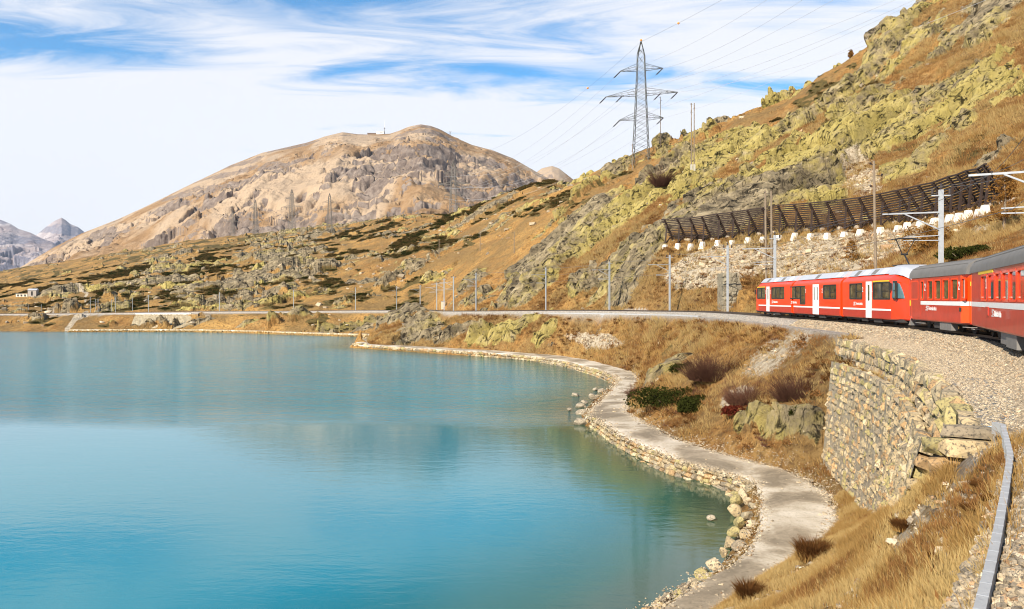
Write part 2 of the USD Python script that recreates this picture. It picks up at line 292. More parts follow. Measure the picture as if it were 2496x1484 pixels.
lb2 = ledge + ledge_n * .55; lb2[:, 2] = base_z; add(lb2[:70])
add(trough + [0, 0, -.12])
# the grassy bank under the camera
for x, y, d in [(2300, 1150, 14.6), (2250, 1200, 17.3), (2330, 1330, 9.6), (2200, 1330, 16.5), (2100, 1330, 21.5), (2220, 1484, 9.5), (2050, 1484, 14.0), (1900, 1484, 19.5)]: add(at(x, y, d))
for k in (0, 3, 6, 12):                                                   # bank continues behind the frame
    add([(-4 - k, -3 - k, 8.1), (-9 - k, 4 - k, 3.5)])
cols = {
 2900: [(650, 34), (540, 46), (420, 58), (280, 74), (120, 95), (-80, 120), (-300, 150)],
 2650: [(640, 40), (570, 52), (490, 66), (390, 82), (255, 104), (75, 138), (-100, 170), (-260, 205)],
 2495: [(622, 46), (552, 61), (490, 77), (405, 93), (310, 110), (205, 128), (105, 146), (0, 166), (-120, 190)],
 2400: [(628, 52), (604, 66), (517, 83), (430, 97), (335, 114), (235, 132), (125, 155), (0, 180), (-85, 205)],
 2250: [(640, 62), (632, 76), (549, 97), (470, 115), (380, 132), (280, 150), (180, 168), (80, 184), (3, 192)],
 2100: [(660, 78), (572, 107), (520, 118), (440, 137), (340, 158), (240, 182), (120, 206)],
 1950: [(668, 88), (579, 113), (505, 130), (420, 152), (320, 178), (222, 224)],
 1800: [(705, 101), (660, 110), (594, 124), (520, 143), (430, 168), (350, 200), (265, 242)],
 1650: [(738, 127), (680, 131), (606, 137), (540, 152), (460, 178), (390, 218), (325, 264)],
 1500: [(742, 147), (690, 154), (620, 160), (560, 176), (490, 208), (430, 258), (392, 306)],
 1370: [(744, 163), (700, 170), (640, 180), (570, 212), (500, 258), (450, 315), (413, 392)],
 1250: [(746, 184), (700, 195), (640, 213), (580, 250), (520, 325), (463, 470)],
 1100: [(746, 212), (700, 230), (640, 270), (580, 340), (530, 450), (493, 600)],
 950: [(746, 262), (700, 285), (650, 335), (600, 425), (560, 545), (518, 700)],
 800: [(746, 272), (700, 295), (650, 355), (610, 455), (580, 605), (543, 780)],
 650: [(748, 280), (700, 305), (660, 375), (620, 485), (590, 645), (560, 860)],
 500: [(750, 286), (710, 315), (670, 385), (630, 505), (600, 685), (570, 950)],
 350: [(752, 292), (715, 335), (680, 405), (650, 525), (625, 725), (600, 990)],
 200: [(754, 300), (725, 345), (695, 435), (665, 605), (640, 805), (620, 1030)],
 50: [(757, 308), (735, 355), (715, 445), (695, 605), (675, 805), (653, 1060)],
 -100: [(759, 315), (740, 365), (725, 455), (712, 625), (700, 825), (688, 1080)],
 -400: [(762, 345), (745, 405), (735, 525), (728, 705), (720, 905), (712, 1100)],
 -900: [(764, 400), (750, 470), (740, 600), (735, 780), (730, 980), (724, 1100)]}
for px, L in cols.items():
    for py, d in L: add(at(px, py, d))
    py, d = L[-1]; q = at(px, py, d); add([(q[0] * 1.25, q[1] * 1.25, q[2] - .04 * d), (q[0] * 1.6, q[1] * 1.6, q[2] - .16 * d)])
add(at(880, 800, 190)); add(at(900, 806, 186)); add(at(875, 822, 181)); add(at(930, 800, 186))      # the rocky spur at the point
for px, py, d in [(60, 790, 262), (60, 775, 274), (-150, 790, 268), (100, 800, 256), (-400, 790, 280), (-900, 790, 330)]: add(at(px, py, d))
for dd in np.arange(14, 420, 14):
    q = sd[::6, :2] + sn[::6, :2] * dd; add(np.column_stack([q, np.full(len(q), -4.)])[cKDTree(sd[:, :2]).query(q)[0] > dd * .93])
foot_px = [(1621, 604), (1652, 603), (1683, 602.6), (1712, 600), (1749, 595), (1783.6, 593), (1823, 588), (1859, 584.7), (1898, 580), (1937, 579.5), (1975, 578), (2016, 576), (2057, 573), (2096, 570), (2145.5, 564), (2188.6, 557.6), (2211, 554.5), (2242, 549), (2277, 545), (2314, 535), (2336, 532), (2359, 525), (2385.6, 524), (2400, 517)]
ft = np.array([at(x, y, np.interp(x, [1621, 1749, 1975, 2096, 2242, 2385, 2400], [136, 128, 113.5, 107, 97, 84, 82.5])) for x, y in foot_px])
tn_ = np.gradient(ft[:, :2], axis=0); tn_ = gaussian_filter(tn_, (2, 0)); tn_ /= np.linalg.norm(tn_, axis=1, keepdims=True); upv = np.column_stack([-tn_[:, 1], tn_[:, 0]])
upv *= np.sign(upv.sum(1, keepdims=True)); up3 = np.column_stack([upv, np.zeros(len(ft))])
fence = resample(ft, 80); fu = resample(up3, 80)
C = np.array(C); C = C[~((cKDTree(fence[:, :2]).query(C[:, :2])[0] < 7) & (C[:, 1] > 62))].tolist()
add(fence - [0, 0, .12]); add(fence + fu * 2.4 + [0, 0, 1.15]); add(fence - fu * 1.6 - [0, 0, 1.15]); _q = fence - fu * 5.5 - [0, 0, 3.6]; add(_q[cKDTree(TR[:, :2]).query(_q[:, :2])[0] > 6.5]); _q = (fence - fu * 10.5 - [0, 0, 6.4])[16:]; add(_q[cKDTree(TR[:, :2]).query(_q[:, :2])[0] > 6.5])
C = np.array(C)
_k = np.unique(np.round(C[:, :2] * 20).astype(int), axis=0, return_index=True)[1]; C = C[_k]
base_fn = LinearNDInterpolator(C[:, :2], C[:, 2], fill_value=-4.0)

# ---------------------------------------------------------------- polar grid of the ground
RR = np.concatenate([np.geomspace(3.2, 40, 200, endpoint=False), np.geomspace(40, 95, 190, endpoint=False), np.geomspace(95, 300, 470, endpoint=False), np.geomspace(300, 1300, 200)])
AZ = np.radians(np.concatenate([np.linspace(-37, 0, 380, endpoint=False), np.linspace(0, 33, 520, endpoint=False), np.linspace(33, 46, 80)]))
NA, NR = len(AZ), len(RR)
GX, GY = np.sin(AZ)[:, None] * RR[None], np.cos(AZ)[:, None] * RR[None]
Z = base_fn(GX, GY)
XY = np.column_stack([GX.ravel(), GY.ravel()])
act = (Z > -2.6).ravel(); XA = XY[act]
def near_to(P): o = np.full(NA * NR, 99.); o[act] = cKDTree(P[:, :2]).query(XA, distance_upper_bound=40.)[0]; return np.minimum(o, 99.).reshape(NA, NR)
trk = cKDTree(TR[:, :2]); _d, _i = trk.query(XA); dT = np.full(NA * NR, 99.); side = np.full(NA * NR, 99.); dT[act] = _d; side[act] = ((XA - TR[_i, :2]) * TN[_i]).sum(1)
dT = dT.reshape(NA, NR); side = side.reshape(NA, NR); ZR = np.full(NA * NR, 99.); ZR[act] = TR[_i, 2]; ZR = ZR.reshape(NA, NR)
pathpoly = shapely.Polygon(np.vstack([outer_d[:, :2], inner_d[::-1, :2]])).buffer(0)
shapely.prepare(pathpoly); inpath = np.zeros(NA * NR, bool); inpath[act] = shapely.contains_xy(pathpoly, XA[:, 0], XA[:, 1]); inpath = inpath.reshape(NA, NR)
dP = near_to(np.vstack([outer_d, inner_d])); dP[inpath] = 0
dS = near_to(sd)
dF = near_to(np.vstack([fence + fu * k for k in (1.6, 0, -2.5, -5, -7.5, -10, -13, -16)]))
dW = near_to(np.vstack([para, ledge]))
sm = lambda a, b, x: (lambda t: t * t * (3 - 2 * t))(np.clip((x - a) / (b - a), 0, 1))
free = sm(2.6, 7, dT) * sm(.3, 3, dP) * sm(.2, 2.5, dW) * sm(.6, 3, dS) * (Z > -.2) * (.12 + .88 * sm(1.5, 4.5, dF))
Zs = gaussian_filter(Z, 9); Z = Z + (Zs - Z) * free
PX, PY = proj(np.column_stack([XY, Z.ravel()])); PX, PY = PX.reshape(NA, NR), PY.reshape(NA, NR)
D3 = np.column_stack([XY, Z.ravel()])
DA = D3[act]
def _full(v): o = np.zeros(NA * NR, np.float32); o[act] = v; return o.reshape(NA, NR)
N = lambda sc, o=4, seed=0, st=(1, 1, 1): _full(ffbm(DA * (np.array(st) * sc), o, seed) - .5)
# where rock comes out of the turf: outcrops at their real places
blobs = [(1700, 480, 150, 70, -35, 1.), (1655, 545, 100, 55, -40, 1.), (1880, 425, 190, 75, -25, 1.), (2050, 400, 110, 70, -30, .9), (2100, 320, 170, 55, -28, 1.), (1850, 335, 130, 30, -33, .8), (2230, 240, 190, 45, -25, 1.), (2380, 190, 130, 50, -20, .7), (2350, 70, 170, 70, -30, .9), (2200, 90, 100, 50, -40, .9),
    (2150, 160, 130, 35, -32, .8), (1560, 480, 150, 45, -32, .9), (1440, 540, 140, 55, -32, .9), (1330, 620, 130, 60, -40, 1.), (1590, 700, 70, 40, -30, .8), (1700, 690, 70, 40, -30, .7), (1450, 690, 80, 35, -30, .6), (1450, 420, 110, 25, -25, .7), (1250, 530, 110, 30, -20, .5),
    (620, 680, 150, 60, -32, 1.), (710, 645, 90, 50, -10, 1.), (430, 690, 80, 45, 10, .9), (1000, 665, 150, 30, -10, .7), (870, 700, 90, 25, 0, .5), (850, 655, 60, 25, 0, .6), (1180, 690, 80, 40, -30, .7),
    (1290, 790, 90, 35, -15, .9), (1010, 805, 70, 30, -10, .8), (905, 805, 40, 28, 0, .9), (1170, 800, 50, 25, 0, .5), (1900, 1050, 115, 38, 8, 1.2), (1985, 1050, 55, 50, 10, 1.2), (1650, 985, 40, 18, -35, .5), (1780, 1010, 50, 20, -25, .6), (240, 790, 70, 25, 0, .8), (60, 770, 70, 20, 0, .5), (330, 725, 60, 25, 0, .6), (2330, 610, 40, 16, -20, .5)]
rk = np.zeros((NA, NR))
for x, y, a, b, r, w in blobs:
    c, s_ = math.cos(math.radians(r)), math.sin(math.radians(r)); u, v = ((PX - x) * c + (PY - y) * s_) / (a * 1.15), (-(PX - x) * s_ + (PY - y) * c) / (b * 1.15)
    rk = np.maximum(rk, w * np.exp(-(u * u + v * v)))
dist = np.sqrt(GX ** 2 + GY ** 2)
# the beds of the rock: a strike running up to the right, a steep dip
scree = np.zeros((NA, NR))
for x, y, a, b, r in [(2040, 620, 250, 62, -8), (1760, 645, 150, 50, -12), (2270, 570, 150, 42, -12), (1905, 865, 140, 52, -28), (1800, 965, 60, 26, -30), (2090, 430, 60, 50, 20), (1450, 830, 90, 22, 8), (2270, 1320, 110, 200, 32), (2400, 560, 60, 20, 0)]:
    c, s_ = math.cos(math.radians(r)), math.sin(math.radians(r)); u, v = ((PX - x) * c + (PY - y) * s_) / a, (-(PX - x) * s_ + (PY - y) * c) / b
    scree = np.maximum(scree, np.exp(-(u * u + v * v) ** 2 * .8))
scree = sm(.42, .98, scree * .9 + N(.07, 5, 81) * 1.1 + N(.6, 3, 82) * .5) * sm(2.2, 3.0, dT)
vs = np.array([.84, .21, .50]); vs /= np.linalg.norm(vs); ns = np.array([-.5, -.5, .7]); ns -= vs * (vs @ ns); ns /= np.linalg.norm(ns); wv = np.cross(ns, vs)
BE = np.stack([vs, wv, ns], 1); Q = D3 @ BE                                  # along the strike, across the beds, out of the slope
QA = Q[act]; NQ = lambda sc, o=4, seed=0: _full(ffbm(QA * np.array(sc), o, seed) - .5)
n_big = N(.045, 3, 3); n_mid = N(.16, 4, 11)
patch = NQ((.014, .036, .02), 4, 101) * 1.45 + NQ((.07, .16, .1), 5, 102) * 1.35
hill = sm(1150, 1500, PX) * sm(760, 700, PY)
small = NQ((.16, .34, .24), 4, 107) * .95
raw = rk * .58 + patch * 1.05 + small * (.55 + .45 * sm(60, 120, dist)) + .05 * hill - .075 * (1 - hill) * sm(150, 250, dist) + .035
raw = raw + .42 * np.exp(-((PX - 1560) / 70) ** 2 - ((PY - 690) / 55) ** 2)
raw = raw - .45 * scree - .6 * sm(44, 36, dist) * (PX > 1880)
rock = sm(.24, .46, raw) * np.maximum(free, sm(2.6, 5, dT) * sm(.4, 1.4, dP) * sm(.2, 1.2, dW) * sm(.6, 2, dS) * sm(1.5, 4, dF))
# slabs: long smooth faces broken by steps across the beds and by joints
b_ = (Q[:, 1] * .88 + Q[:, 2] * .47).reshape(NA, NR) + NQ((.018, .05, .05), 4, 21) * 16 + NQ((.09, .2, .2), 3, 22) * 2.2
def ledge_(x, p, g=.13):
    """going uphill: a dark groove, a steep riser, then a long slab falling gently back"""
    t = (x / p) % 1.0
    return np.where(t < g * .35, -t / (g * .35), np.where(t < g, -1., np.where(t < g + .06, -1 + 1.75 * (t - g) / .06, .75 * (1 - (t - g - .06) / (1 - g - .06)))))
var = NQ((.02, .06, .05), 3, 33) * 2.4; brk = NQ((.10, .05, .05), 3, 34) * 2.4
strata = ledge_(b_, 9.5) * 1.55 * np.clip(.55 + var + brk * .6, 0, 1.5) + ledge_(b_ + 1.3, 3.7, .18) * .80 * np.clip(.5 - var + brk, 0, 1.4) + ledge_(b_, 1.6, .25) * .22 * np.clip(.6 + brk, 0, 1.2)
jn = (Q[:, 0] * .8 - Q[:, 1] * .45).reshape(NA, NR) + NQ((.06, .06, .06), 3, 23) * 10
joints = ledge_(jn, 13., .08) * .75 * np.clip(.4 + brk - var, 0, 1.2) + ledge_(jn + b_ * .4, 4.9, .12) * .40 * np.clip(.4 - brk, 0, 1.2)
rough = NQ((.35, 1.3, 1.), 4, 41) * .75 + NQ((.12, .3, .2), 3, 42) * 1.6
near_k = sm(25, 110, dist) * .62 + .38
ra = (rock * np.ones_like(dist) > .02).ravel() & act; QR = Q[ra] * [.42, 1.0, .8]; kn = near_k.ravel()[ra]
fc = facets(QR, 15.0, 3, .34, .13, .12, .05) + facets(QR, 5.5, 4, .36, .15, .16, .06) + facets(QR, 2.2, 5, .36, .15, .20, .10) * (dist.ravel()[ra] < 190)
fct = np.zeros(NA * NR, np.float32); fct[ra] = fc; fct = fct.reshape(NA, NR)
edge_lift = sm(.30, .62, raw) * 1.0
Zd = rock * near_k * (strata * 1.35 + joints * .35 + rough * .3 + fct * .62) + free * sm(.22, .6, raw) * edge_lift * near_k
# rolling turf and small hummocks
Zd += free * (n_big * 3.2 * sm(60, 260, dist) * 1.6 + n_mid * (.6 + 1.2 * sm(60, 250, dist)) + N(.55, 4, 51) * .28 + N(2.2, 3, 61) * .10 * sm(160, 30, dist))
Zd = Zd + 1.5 * np.exp(-((PX - 1925) / 105) ** 2 - ((PY - 1045) / 42) ** 2) * sm(.4, 1.6, dP) * sm(.2, 1.2, dW)
Zd = Zd * sm(.0, .6, Z + .4)
# rock stands out square to the slope, not straight up
Zb = gaussian_filter(Z, 5); gr_ = np.gradient(Zb, axis=1) / np.gradient(RR)[None]; ga_ = np.gradient(Zb, axis=0) / (np.gradient(AZ)[:, None] * RR[None]); ca_, sa_ = np.cos(AZ)[:, None], np.sin(AZ)[:, None]
dzx, dzy = gr_ * sa_ + ga_ * ca_, gr_ * ca_ - ga_ * sa_; wn_ = free * sm(.3, 1.5, np.abs(Zd)) ; nl = np.sqrt(1 + dzx ** 2 + dzy ** 2); mv = np.clip(Zd, -4, 5) * wn_ / nl
OX, OY = -dzx * mv, -dzy * mv; Z = Z + Zd * (1 - wn_) + mv
# a mown strip keeps the line and the path clear
heath = sm(.52, .60, .5 + N(.06, 4, 71, (1, .6, 2.2)) * 1.1 + N(.28, 4, 72, (.7, .7, 2.4)) * .55 - .06 + .06 * sm(200, 500, dist) - .085 * sm(1250, 1600, PX) + .13 * np.exp(-((PX - 2130) / 190) ** 2 - ((PY - 205) / 26) ** 2) + .10 * np.exp(-((PX - 1700) / 90) ** 2 - ((PY - 350) / 40) ** 2)) * (1 - rock) * free * sm(60, 110, dist)
trail = np.zeros((NA, NR)); _ts = act & (GY > 200).ravel() & (PX < 320).ravel()
def _tq(q): o = np.full(NA * NR, 99.); o[_ts] = cKDTree(q).query(np.column_stack([PX.ravel()[_ts], PY.ravel()[_ts]]), distance_upper_bound=20.)[0]; return np.minimum(o, 99.).reshape(NA, NR)
for L in ([(163, 803), (185, 775), (212, 764)], [(212, 738), (205, 728), (215, 720), (190, 714), (120, 708)]):
    q = resample(np.array([(x, y, 0.) for x, y in L]), 60)[:, :2]; w_ = 6.5 if L[0][1] > 780 else 2.6
    trail = np.maximum(trail, sm(w_, w_ * .6, _tq(q)) * (GY > 200))
bed = sm(3.6, 2.6, dT) * (side > -2.6)
bed = np.maximum(bed * (1 - (GY < 13.5) * (side > 2.1)), sm(6.4, 5.6, dT) * (side > 0) * (GY < 47) * (GY > 14.2) * (GX > np.interp(GY, para[::-1, 1], para[::-1, 0]) - .2))
scree = scree * (1 - .55 * sm(42, 36, dist))
bed = bed * (Z < ZR + .1)
mask1 = np.stack([rock, heath * (1 - scree), np.maximum(scree * .9, trail)], -1).reshape(-1, 3)
dry = sm(-.2, .25, N(.04, 3, 91) + .25 * sm(1200, 700, PX) - .1)
lich = np.clip(sm(900, 1600, PX) * .22 + .36 + NQ((.03, .08, .06), 4, 95) * 2.2, 0, 1)
mask2 = np.stack([bed, lich, dry], -1).reshape(-1, 3)
keep = (np.maximum.reduce([Z[:-1, :-1], Z[1:, :-1], Z[:-1, 1:], Z[1:, 1:]]) > -2.2).ravel()
ii = (np.arange(NA - 1)[:, None] * NR + np.arange(NR - 1)[None]).ravel()[keep]
FC = np.concatenate([np.stack([ii, ii + 1, ii + NR + 1], 1), np.stack([ii, ii + NR + 1, ii + NR], 1)])
usedv = np.zeros(NA * NR, bool); usedv[FC] = True; remap = np.cumsum(usedv) - 1
VT = np.column_stack([(GX + OX).ravel(), (GY + OY).ravel(), Z.ravel()])
def ground_z(x, y):
    """height of the ground at (x, y)"""
    x, y = np.asarray(x, float), np.asarray(y, float); a = np.arctan2(x, y); r = np.hypot(x, y)
    u = np.interp(a, AZ, np.arange(NA)); v = np.interp(r, RR, np.arange(NR))
    return map_coordinates(Z, [np.atleast_1d(u), np.atleast_1d(v)], order=1, mode='nearest').reshape(np.shape(x))
def field(Fd, x, y):
    a = np.arctan2(x, y); r = np.hypot(x, y); u = np.interp(a, AZ, np.arange(NA)); v = np.interp(r, RR, np.arange(NR))
    return map_coordinates(Fd, [u, v], order=1, mode='nearest')
def hit(px, py, dmin=4.0):
    """first ground point along the sight line through a point of the picture"""
    d = np.geomspace(dmin, 1250, 6000); x, z = (px - CX) / F * d, ZC - (py - HOR) / F * d
    g = ground_z(x, d); k = np.nonzero(g >= z)[0]; k = k[0] if len(k) else int(np.argmin(np.abs(g - z) / d + (d < 40)))
    return np.array([x[k], d[k], g[k]])

# ---------------------------------------------------------------- ground material
P_ = '.position'
tn = {'g': node('geometry'), 'a1': node('attribute', attribute='mask'), 'a2': node('attribute', attribute='wear'), 's1': node('separate_color'), 's2': node('separate_color'),
  'gn': node('noise_texture', scale=.30, detail=12.0, roughness=.75), 'gr': node('rgb_ramp', ramp=[(.30, (.17, .075, .025)), (.42, (.27, .138, .042)), (.52, (.385, .212, .068)), (.62, (.50, .315, .115)), (.74, (.33, .205, .085))]),
  'gn2': node('noise_texture', scale=3.2, detail=8.0, roughness=.75), 'gr2': node('rgb_ramp', ramp=[(.34, (.42, .36, .30)), (.52, (1, 1, 1)), (.70, (1.25, 1.25, 1.2))]), 'gm': node('mix', mix_type='multiply', fac=1.0),
  'dr': node('mix', color2=(.50, .31, .10)), 'drf': node('math', math_type='multiply', value2=.55),
  'on': node('noise_texture', scale=.075, detail=8.0, roughness=.7), 'of': node('map_range', range_type='smoothstep', from_min=.40, from_max=.58, to_max=.80, clamp=True), 'om': node('mix', color2=(.205, .135, .055)),
  'tn': node('noise_texture', scale=1.6, detail=7.0, roughness=.72), 'tf': node('map_range', range_type='smoothstep', from_min=.515, from_max=.60, to_max=.85, clamp=True), 'tm': node('mix', color2=(.105, .060, .024)),
  # rock
  'e0': node('vector_math', math_type='dot_product', vector2=tuple(vs * .75)), 'e1': node('vector_math', math_type='dot_product', vector2=tuple(wv * 1.5)), 'e2': node('vector_math', math_type='dot_product', vector2=tuple(ns * 1.1)), 'mp': node('combine_xyz'), 'rn': node('noise_texture', scale=.30, detail=12.0, roughness=.68, distortion=.9),
  'rr': node('rgb_ramp', ramp=[(.28, (.03, .024, .018)), (.38, (.10, .078, .05)), (.48, (.20, .16, .10)), (.60, (.32, .255, .155)), (.74, (.46, .39, .27))]),
  'ln': node('noise_texture', scale=.35, detail=11.0, roughness=.72), 'lf': node('math', math_type='multiply_add', value2=.50), 'lr': node('map_range', range_type='smoothstep', from_min=.66, from_max=.95, to_max=.64, clamp=True), 'lm': node('mix', color2=(.43, .345, .085)),
  'vo': node('noise_texture', scale=.55, detail=10.0, roughness=.72, distortion=1.5), 'vr': node('map_range', range_type='smoothstep', from_min=.40, from_max=.50, to_min=.10, to_max=1.0, clamp=True), 'vm': node('mix', mix_type='multiply', fac=1.0),
  'rkn': node('noise_texture', scale=.55, detail=12.0, roughness=.78, distortion=.4), 'rks': node('math', math_type='multiply_add', value2=.62), 'rkf': node('map_range', range_type='smoothstep', from_min=.76, from_max=.86, clamp=True),
  'm1': node('mix'),
  'hn': node('noise_texture', scale=1.3, detail=8.0, roughness=.7), 'hr': node('rgb_ramp', ramp=[(.35, (.045, .036, .012)), (.55, (.11, .08, .026)), (.7, (.22, .13, .045))]),
  'hks': node('math', math_type='multiply_add', value2=.8), 'hkf': node('map_range', range_type='smoothstep', from_min=.74, from_max=1.0, clamp=True), 'm2': node('mix'),
  'sv': node('voronoi_texture', scale=2.6, detail=1.5, roughness=.7, randomness=1.0), 'sr': node('rgb_ramp', ramp=[(0., (.13, .10, .06)), (.4, (.23, .175, .11)), (.7, (.33, .265, .18)), (1., (.44, .37, .27))]), 'sw': node('separate_color'),
  'sks': node('math', math_type='multiply_add', value2=.7), 'skf': node('map_range', range_type='smoothstep', from_min=.68, from_max=.88, clamp=True), 'm3': node('mix'),
  'bv': node('voronoi_texture', scale=13.0, randomness=1.0), 'bw': node('separate_color'), 'br': node('rgb_ramp', ramp=[(0., (.20, .185, .165)), (.5, (.33, .305, .27)), (1., (.50, .47, .42))]), 'm4': node('mix'),
  'bn': node('noise_texture', scale=.9, detail=13.0, roughness=.72), 'bh': node('math', math_type='multiply_add', value2=.35), 'bu': node('bump', strength=1.0, distance=.55),
  'p': node('principled_bsdf', roughness=.9, specular_ior_level=.15)}
tl = [('a1.color', 's1.color'), ('a2.color', 's2.color')] + [('g.position', f'{k}.vector') for k in ('gn', 'gn2', 'ln', 'rkn', 'hn', 'sv', 'bv', 'bn')] + [('g.position', 'e0.vector1'), ('g.position', 'e1.vector1'), ('g.position', 'e2.vector1'), ('e0.value', 'mp.x'), ('e1.value', 'mp.y'), ('e2.value', 'mp.z'), ('mp.vector', 'rn.vector'), ('mp.vector', 'vo.vector'),
  ('gn.fac', 'gr.fac'), ('gn2.fac', 'gr2.fac'), ('s2.b', 'drf.value1'), ('drf.value', 'dr.fac'), ('gr.color', 'dr.color1'), ('g.position', 'on.vector'), ('on.fac', 'of.value'), ('of.result', 'om.fac'), ('dr.color', 'om.color1'), ('g.position', 'tn.vector'), ('tn.fac', 'tf.value'), ('tf.result', 'tm.fac'), ('om.color', 'tm.color1'), ('tm.color', 'gm.color1'), ('gr2.color', 'gm.color2'),
  ('rn.fac', 'rr.fac'), ('ln.fac', 'lf.value3'), ('s2.g', 'lf.value1'), ('lf.value', 'lr.value'), ('lr.result', 'lm.fac'), ('rr.color', 'lm.color1'), ('vo.fac', 'vr.value'), ('lm.color', 'vm.color1'), ('vr.result', 'vm.color2'),
  ('s1.r', 'rks.value1'), ('rkn.fac', 'rks.value3'), ('rks.value', 'rkf.value'), ('rkf.result', 'm1.fac'), ('gm.color', 'm1.color1'), ('vm.color', 'm1.color2'),
  ('hn.fac', 'hr.fac'), ('s1.g', 'hks.value1'), ('hn.fac', 'hks.value3'), ('hks.value', 'hkf.value'), ('hkf.result', 'm2.fac'), ('m1.color', 'm2.color1'), ('hr.color', 'm2.color2'),
  ('sv.color', 'sw.color'), ('sw.r', 'sr.fac'), ('s1.b', 'sks.value1'), ('gn2.fac', 'sks.value3'), ('sks.value', 'skf.value'), ('skf.result', 'm3.fac'), ('m2.color', 'm3.color1'), ('sr.color', 'm3.color2'),
  ('bv.color', 'bw.color'), ('bw.r', 'br.fac'), ('s2.r', 'm4.fac'), ('m3.color', 'm4.color1'), ('br.color', 'm4.color2'), ('m4.color', 'p.base_color'),
  ('gn2.fac', 'bh.value1'), ('bn.fac', 'bh.value3'), ('bh.value', 'bu.height'), ('bu.normal', 'p.normal')]
M['ground'] = usdkit.material(stage, '/World/Looks/hillside_ground', tn, tl, surface='p.BSDF')
g = usdkit.mesh(stage, '/World/hillside', (VT[usedv], remap[FC]), M['ground'])
primvar(g, 'mask', mask1[usedv]); primvar(g, 'wear', mask2[usedv])
tag(g, 'rocky autumn hillside of dry grass, lichened outcrops and dark heath above the lake', kind='structure')
# ---------------------------------------------------------------- the lake
wx, wy = np.concatenate([np.linspace(-700, -120, 20), np.linspace(-115, 60, 180)]), np.linspace(-40, 380, 240)
wg = np.stack(np.meshgrid(wx, wy, indexing='ij'), -1); wn = wg.shape[:2]
wi = (np.arange(wn[0] - 1)[:, None] * wn[1] + np.arange(wn[1] - 1)[None]).ravel()
WV = np.column_stack([wg.reshape(-1, 2), np.zeros(wn[0] * wn[1])])
WF = np.concatenate([np.stack([wi, wi + wn[1], wi + wn[1] + 1], 1), np.stack([wi, wi + wn[1] + 1, wi + 1], 1)])
dsh = cKDTree(sd[:, :2]).query(WV[:, :2])[0]
wm = {'g': node('geometry'), 'a': node('attribute', attribute='depth'), 's': node('separate_color'), 'sx': node('separate_xyz'),
  'cn': node('noise_texture', scale=.02, detail=3.0), 'cr': node('rgb_ramp', ramp=[(.3, (.0001, .150, .200)), (.6, (.0002, .190, .240))]),
  'sh': node('mix', color2=(.050, .070, .036)), 'shr': node('mix', color2=(.012, .085, .055)),
  'mw': node('mapping', rotation=(0, 0, .45), scale=(1.0, 2.2, 1.0)), 'w1': node('noise_texture', scale=.9, detail=4.0, roughness=.55, distortion=.4), 'w2': node('noise_texture', scale=4.0, detail=4.0, roughness=.6),
  'band': node('noise_texture', scale=.018, detail=3.0, roughness=.6), 'by': node('math', math_type='multiply_add', value2=26.0), 'calm': node('map_range', range_type='smoothstep', from_min=78., from_max=95., to_min=.03, to_max=1.0, clamp=True),
  'mv': node('mapping', rotation=(0, 0, .30), scale=(.45, 1.25, 1.0)), 'w0': node('noise_texture', scale=.42, detail=3.0, roughness=.6, distortion=.6), 'h0': node('math', math_type='multiply_add', value2=1.7), 'h': node('math', math_type='multiply_add', value2=.30), 'st': node('math', math_type='multiply', value2=1.0), 'b': node('bump', distance=.20),
  'ro': node('map_range', from_min=.1, from_max=1.0, to_min=.012, to_max=.09), 'p': node('principled_bsdf', ior=1.50, specular_ior_level=.5, specular_tint=(.45, .90, 1.0))}
wl = [('a.color', 's.color'), ('g.position', 'cn.vector'), ('cn.fac', 'cr.fac'), ('s.r', 'shr.fac'), ('cr.color', 'shr.color1'), ('s.g', 'sh.fac'), ('shr.color', 'sh.color1'), ('sh.color', 'p.base_color'),
  ('g.position', 'mw.vector'), ('mw.vector', 'w1.vector'), ('mw.vector', 'w2.vector'), ('g.position', 'band.vector'), ('g.position', 'sx.vector'), ('band.fac', 'by.value1'), ('sx.y', 'by.value3'), ('by.value', 'calm.value'),
  ('w2.fac', 'h.value1'), ('w1.fac', 'h.value3'), ('g.position', 'mv.vector'), ('mv.vector', 'w0.vector'), ('w0.fac', 'h0.value1'), ('h.value', 'h0.value3'), ('h0.value', 'b.height'), ('calm.result', 'st.value1'), ('st.value', 'b.strength'), ('b.normal', 'p.normal'), ('calm.result', 'ro.value'), ('ro.result', 'p.roughness')]
M['water'] = usdkit.material(stage, '/World/Looks/glacial_water', wm, wl, surface='p.BSDF')
g = usdkit.mesh(stage, '/World/lake_water', (WV, WF), M['water'], smooth=True)
primvar(g, 'depth', np.stack([sm(12, 1.5, dsh), sm(3.2, .6, dsh) * .8, dsh * 0], 1))
tag(g, 'turquoise mountain lake, rippled far out and calm near the path', kind='structure')

